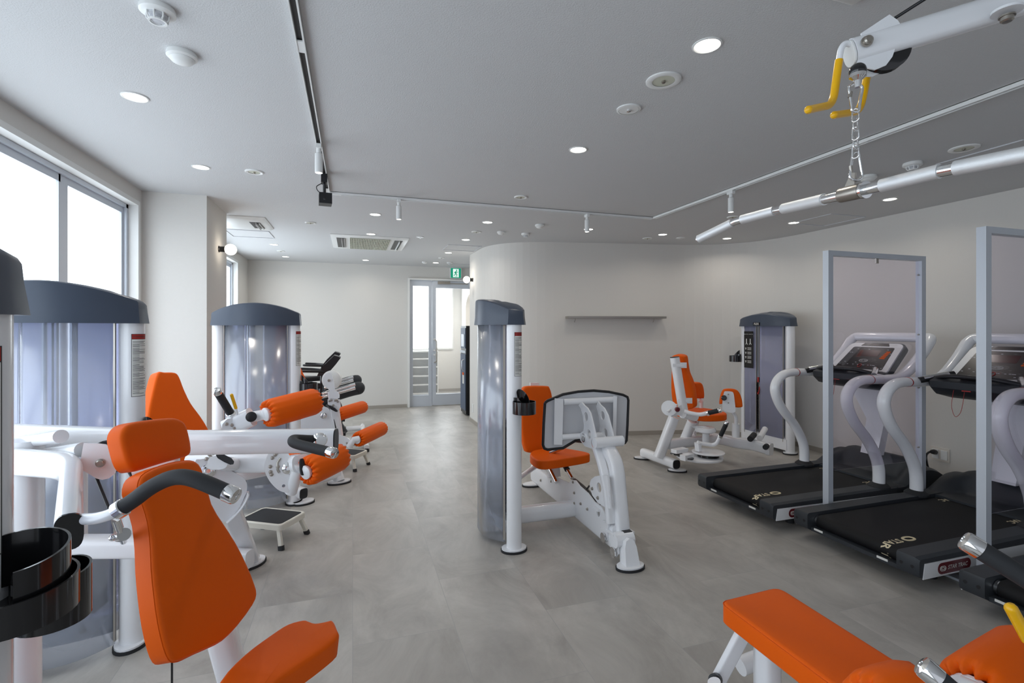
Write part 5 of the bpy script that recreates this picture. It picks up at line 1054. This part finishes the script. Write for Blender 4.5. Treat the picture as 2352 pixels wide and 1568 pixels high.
# ================================================================ RIGHT FOREGROUND: pulldown machine
t = thing('pulldown_machine', (1.6, .65, 0), 'lat pulldown machine at right with overhead white arm, long orange bench and thigh rollers', 'exercise machine', 'pin loaded exercise machines')
tip = at(1955, 122, 1.28); far = at(2420, -19, 1.22)
ad = (far-tip).normalized()
mast = V((1.97, .57, 0)); ahead = far+(mast+V((0, 0, 2.31))-far)
m = MB().tube([tip, far, ahead], .028, 26, ry=.034, e=2.6, up=(0, 0, 1)); arm = fin('overhead_arm', m, 'white', t)
m = MB().tube([tip-ad*.002, tip-ad*.006], .026, 24, ry=.032, e=2.6); fin('end_plug', m, 'white_plastic', arm)
sd = ad.cross(V((0, 0, 1))).normalized(); upv = sd.cross(ad).normalized(); c_ = at(2015, 105, 1.268)
nl = (-(c_-CAM)); nl = (sd if sd.dot(nl) > 0 else -sd)
fr = c_+nl*.014
m = plate(MB(), poly([(1985, 120), (1978, 76), (2043, 33), (2062, 46), (2070, 58), (2055, 90), (2060, 100), (2050, 130), (2035, 150), (2010, 160), (1985, 155), (1968, 143)], fr, nl), nl, .004); pl1 = fin('pulley_cheek', m, 'white', arm)
m = plate(MB(), [p-nl*.030 for p in poly([(1985, 120), (1985, 76), (2048, 33), (2068, 46), (2080, 58), (2065, 90), (2070, 100), (2062, 130), (2045, 150), (2020, 162), (1990, 160), (1968, 143)], fr, nl)], nl, .004); fin('pulley_cheek', m, 'white', arm)
m = MB().lathe(c_+V((0, 0, -.008))+nl*.004+ad*.020, -nl, [(.055, 0), (.062, .003), (.056, .012), (.062, .022), (.055, .026)], 36); fin('pulley', m, 'gloss_black', arm)
m = MB(); bolt(m, onP(1990, 96, c_+nl*.028, nl), nl, .011, .012); fin('bolt', m, 'steel', arm)
m = MB(); bolt(m, at(2313, 36, 1.19), (0, 0, -1), .013, .012); b2_ = fin('bolt', m, 'steel', arm); m = MB(); m.lathe(at(2313, 26, 1.19), (0, 0, -1), [(.03, -.004), (.03, .002)], 24); fin('gusset', m, 'white', arm)
m = MB().tube([at(2055, 42, 1.26), at(2140, -12, 1.20), mast+V((0, 0, 2.40))], .004, 10); fin('pull_cable', m, 'black', arm)
# yellow bar hooks
for k, pts in enumerate([[(1965, 105, 1.27), (1942, 98, 1.27), (1932, 110, 1.27), (1927, 140, 1.27)], [(2000, 150, 1.36), (1995, 160, 1.36), (1990, 165, 1.36)]]):
    m = MB().tube(fil([at(*p) for p in pts], .02, 5), .0075, 14); hk = fin('hook_rod', m, 'white', arm)
    y_ = [[(1927, 138, 1.27), (1921, 180, 1.27), (1913, 240, 1.27), (1857, 252, 1.20)], [(1993, 163, 1.36), (1987, 200, 1.36), (1975, 256, 1.36), (1916, 264, 1.29)]][k]
    m = MB().tube(fil([at(*p) for p in y_], .05, 6), .0095, 16); m.ball(at(*y_[-1]), .0097, 12); fin('yellow_sleeve', m, 'yellow', hk)
# stopper, carabiners, chain
sp_ = at(1970, 163, 1.19)
m = MB().ball(sp_, .0185, 20, (1, 1, 1.0)); fin('cable_stopper', m, 'gloss_black', t); m = MB().lathe(at(1970, 172, 1.19), (0, 0, -1), [(.0175, -.002), (.018, .006), (.008, .014), (.006, .03)], 20); fin('stopper_cup', m, 'chrome', t)
def link(cx, y0, y1, d, w, r, turn, name):
    a, b = at(cx, y0, d), at(cx, y1, d); h = (a-b).length/2; c = (a+b)/2; u = (V((1, 0, 0)) if turn else V((.25, -.95, 0)).normalized()); q = []
    for k in range(25): an = 2*math.pi*k/24; q.append(c+u*w*math.cos(an)*(1 if abs(math.cos(an)) < .9 else .95)+V((0, 0, 1))*((h-w)*math.copysign(1, math.sin(an)) if abs(math.sin(an)) > 1e-6 else 0)+V((0, 0, w*math.sin(an))))
    return fin(name, MB().tube(q, r, 10, cap=False), 'chrome', t)
def carab(cx, y0, y1, d, flip=False):
    a, b = at(cx, y0, d), at(cx, y1, d); h = (a.z-b.z); c = (a+b)/2; u = R_.copy()
    sh_ = [(0, .5), (.010, .47), (.0165, .36), (.014, .1), (.010, -.25), (.008, -.44), (0, -.5), (-.008, -.45), (-.010, -.3), (-.0135, .1), (-.016, .36), (-.010, .47)]
    q = smooth([c+u*x+V((0, 0, y*h*(-1 if flip else 1))) for x, y in sh_], 4, True); o = fin('carabiner', MB().tube(q+[q[0]], .0034, 10, cap=False), 'chrome', t)
    m = MB().tube([c+u*-.012+V((0, 0, h*.22*(-1 if flip else 1))), c+u*-.014+V((0, 0, h*.02))], .0046, 10); fin('gate_sleeve', m, 'steel', o)
carab(1965, 193, 257, 1.21); carab(1966, 350, 414, 1.29, True)
for k in range(5): link(1965, 250+k*21, 279+k*21, 1.22+k*.014, .0078, .0022, k % 2, 'chain_link')
# pulldown bar with knurled sleeves
bar = thing('pulldown_bar', at(1958, 445, 1.30), 'long bent steel pulldown bar hanging from the chain at top right', 'bar')
P7 = V((1.285, .38, 1.685)); P0, P1, P2, P3, P4, P5, P6 = at(1603, 550, 1.86), at(1690, 508, 1.74), at(1780, 484, 1.62), at(1958, 443, 1.30), at(2150, 395, 1.13), at(2352, 355, .99), at(2460, 338, .93)
bars = smooth([P0, P1, P2, at(1895, 460, 1.40), P3, P4, P5, P6], 4)
m = MB().tube([P0, P1], .0125, 20); m.tube([P1, P2], .0125, 20); m.tube([P2, P3, P4, P5, P6], .0138, 24); m.tube([P6, P7], .0128, 20); fin('bar_rod', m, 'chrome', bar)
def sleeve(a, b, t0, t1, r): 
    p, q = a+(b-a)*t0, a+(b-a)*t1; fin('knurled_sleeve', MB().tube([p, q], r, 26), 'alu_knurled', bar)
sleeve(P0, P1, .02, .90, .0155); sleeve(P1, P2, .16, .97, .0155); 
d1 = lambda x: at(x, 443-(x-1958)*.25 if x > 1958 else 443+(1958-x)*.232, 1.30*(1 if x == 1958 else 1)) 
PL = lambda x: (P2+(P3-P2)*max(0, min(1, (1/ (P3-P2).length)*0+tt(x, P2, P3)))) if x < 1958 else (P3+(P4-P3)*tt(x, P3, P4) if x < 2150 else P4+(P5-P4)*tt(x, P4, P5) if x < 2352 else P5+(P6-P5)*tt(x, P5, P6))
def tt(x, a, b):   # parameter where the segment crosses the sight line of column x
    r = ray(x, 500); nrm = V((r.y, -r.x, 0)); return ((CAM-a).dot(nrm))/((b-a).dot(nrm))
for x0, x1 in ((1800, 1893), (2024, 2158), (2194, 2440)):
    a, b = PL(x0), PL(min(x1, 2440)); mid_ = [a]+([P4] if x0 < 2150 < x1 else [])+([P5] if x0 < 2352 < x1 else [])+[b]; fin('knurled_sleeve', MB().tube(mid_, .0165, 26), 'alu_knurled', bar)
a, b = PL(1932), PL(1980); ax_ = (b-a).normalized()
m = MB().lathe(a, ax_, [(.0195, 0), (.020, .003), (.020, (b-a).length-.003), (.0195, (b-a).length)], 28); sw2 = fin('swivel_collar', m, 'steel', bar)
m = MB().lathe(b+ax_*.004, ax_, [(.022, 0), (.022, .008)], 28); fin('retaining_ring', m, 'chrome', sw2)
cH = (a+b)/2; q = [cH+ax_*-.018+V((0, 0, .015)), cH+ax_*.014+V((0, 0, .015)), cH+ax_*.016+V((0, 0, .050)), cH+ax_*.004+V((0, 0, .052))]; sdd = ax_.cross(V((0, 0, 1))).normalized(); m = MB(); m.rings([q, [p+sdd*.006 for p in q]]); fin('eye_tab', m, 'steel', sw2)
m = MB().lathe(P0, (P1-P0), [(.010, -.003), (.0150, 0), (.0150, .01)], 20); fin('end_cap', m, 'chrome', bar)
# bench
bs = [(1.155, 1.36), (1.18, 1.375), (1.36, 1.375), (1.385, 1.36), (1.392, 1.33), (1.392, .60), (1.375, .56), (1.17, .56), (1.150, .60), (1.150, 1.33)]
bp2 = [onZ(1660, 1388, .5), onZ(1662, 1372, .5), onZ(1690, 1362, .5), onZ(1760, 1351, .5), onZ(1782, 1354, .5), onZ(1800, 1362, .5)]
def dens(pts, k=4): return [V(pts[i])*(1-j/k)+V(pts[(i+1) % len(pts)])*(j/k) for i in range(len(pts)) for j in range(k)]
def rpoly(cs, r, n=6):
    cs = [V(c) for c in cs]; out = []
    for i in range(len(cs)):
        a, b, c = cs[i-1], cs[i], cs[(i+1) % len(cs)]; k0 = b+(a-b).normalized()*r; k1 = b+(c-b).normalized()*r
        for k in range(n+1): u = k/n; out.append(k0*(1-u)**2+b*2*u*(1-u)+k1*u*u)
    res = []
    for i in range(len(out)):
        a, b = out[i], out[(i+1) % len(out)]; m_ = max(1, int((b-a).length/.06)); res += [a+(b-a)*(k/m_) for k in range(m_)]
    return res
bpts = rpoly([onZ(1652, 1378, .5), onZ(1788, 1345, .5), V((1.392, .58, .5)), V((1.155, .58, .5))], .035)
bb = fin('bench_pad', pad(MB(), bpts, (0, 0, 1), .07, .014, .002, sub=0), 'orange', t)
fin('stitching', MB().tube([p+V((0, 0, -.007)) for p in bpts+[bpts[0]]], .0015, 6, cap=False), 'orange', bb)
m = MB().tube([at(1757, 1462, 1.58), at(1757, 1830, 1.58)], .031, 22, e=2.6); fin('bench_post', m, 'white', t)
m = MB().tube([at(1708, 1452, 1.60), at(1635, 1590, 1.62), at(1560, 1740, 1.64)], .026, 18, ry=.012, e=6, up=(0, -1, 0)); fin('bench_strut', m, 'white', t)
m = MB().tube([at(1700, 1530, 1.7), at(1790, 1495, 1.75)], .03, 16); m.tube([at(1640, 1565, 1.55), at(1652, 1600, 1.55)], .02, 16); fin('cross_tube', m, 'white', t)
m = MB(); m.lathe(at(1643, 1562, 1.58), (-.7, -.5, .3), [(.018, -.02), (.020, 0), (.020, .008)], 20); fin('end_plug', m, 'black', t)
m = MB(); m.rings([[V((x, y, z)) for x, y in ((1.19, 1.16), (1.36, 1.16), (1.36, 1.34), (1.19, 1.34))] for z in (.418, .430)]); fin('mounting_plate', m, 'black', t)
zb = 1.4-1.58*(1830-753)/1135
m = MB().tube([V((1.25, 1.28, .05)), V((1.25, .3, .05))], .04, 18, ry=.05, e=4); fin('base_beam', m, 'white', t)
m = MB().tube([V((1.25, 1.24, .06)), V((1.25, 1.24, .42))], .034, 18, e=3); fin('rear_post', m, 'white', t)
m = MB(); m.bx(1.0, 1.5, 1.22, 1.30, 0, .03); fin('floor_plate', m, 'white', t)
# thigh rollers and handles
roller(t, (.95, .69, .652), (1.09, .69, .652), .075); roller(t, at(2243, 1612, 1.02), at(2243, 1612, 1.02)+V((.26, .03, .015)), .078, flange=.048)
m = MB().tube([at(2110, 1640, .97), at(2243, 1612, 1.02)], .028, 20); fin('roller_axle', m, 'white', t)
grip(t, [at(2460, 1392, .80), at(2247, 1260, .86)], .0165); grip(t, [at(2292, 1680, .74), at(2150, 1556, .78)], .0165)
m = MB().tube([at(2323, 1398, .95), at(2362, 1470, .95)], .011, 16); m.ball(at(2323, 1398, .95), .0112, 14); fin('yellow_lever', m, 'yellow', t)

# the rest of the pulldown frame, out to its mast
t = bpy.data.objects['pulldown_machine']
col_ = V((1.29, .43, 0))
m = MB().tube([mast+V((0, 0, .02)), mast+V((0, 0, 2.42))], .045, 22, ry=.06, e=3.5, up=(1, 0, 0)); fin('mast', m, 'white', t); foot(t, mast, .12, .09)
fin('mast_beam', MB().tube([col_+V((0, 0, .05)), mast+V((0, 0, .05))], .04, 18, ry=.045, e=4), 'white', t)
fin('thigh_pad_column', MB().tube([col_+V((0, 0, .05)), col_+V((0, 0, .90))], .036, 20, e=3), 'white', t)
m = MB().tube(fil([col_+V((0, 0, .88)), col_+V((-.09, .0, .90)), at(2460, 1392, .80)], .03), .015, 14); fin('handle_stem', m, 'white', t)
m = MB().tube(fil([col_+V((0, 0, .74)), col_+V((-.20, -.02, .74)), at(2292, 1680, .74)], .05), .015, 14); fin('handle_stem', m, 'white', t)
m = MB().tube([col_+V((0, 0, .66)), V((1.20, .69, .652))], .026, 16); fin('axle_bracket', m, 'white', t)
fin('lever_rod', MB().tube([at(2362, 1470, .95), col_+V((0, 0, .80))], .007, 10), 'white', t)
fin('knurled_sleeve', MB().tube([P6+(P7-P6)*.1, P6+(P7-P6)*.95], .0155, 26), 'alu_knurled', bar)
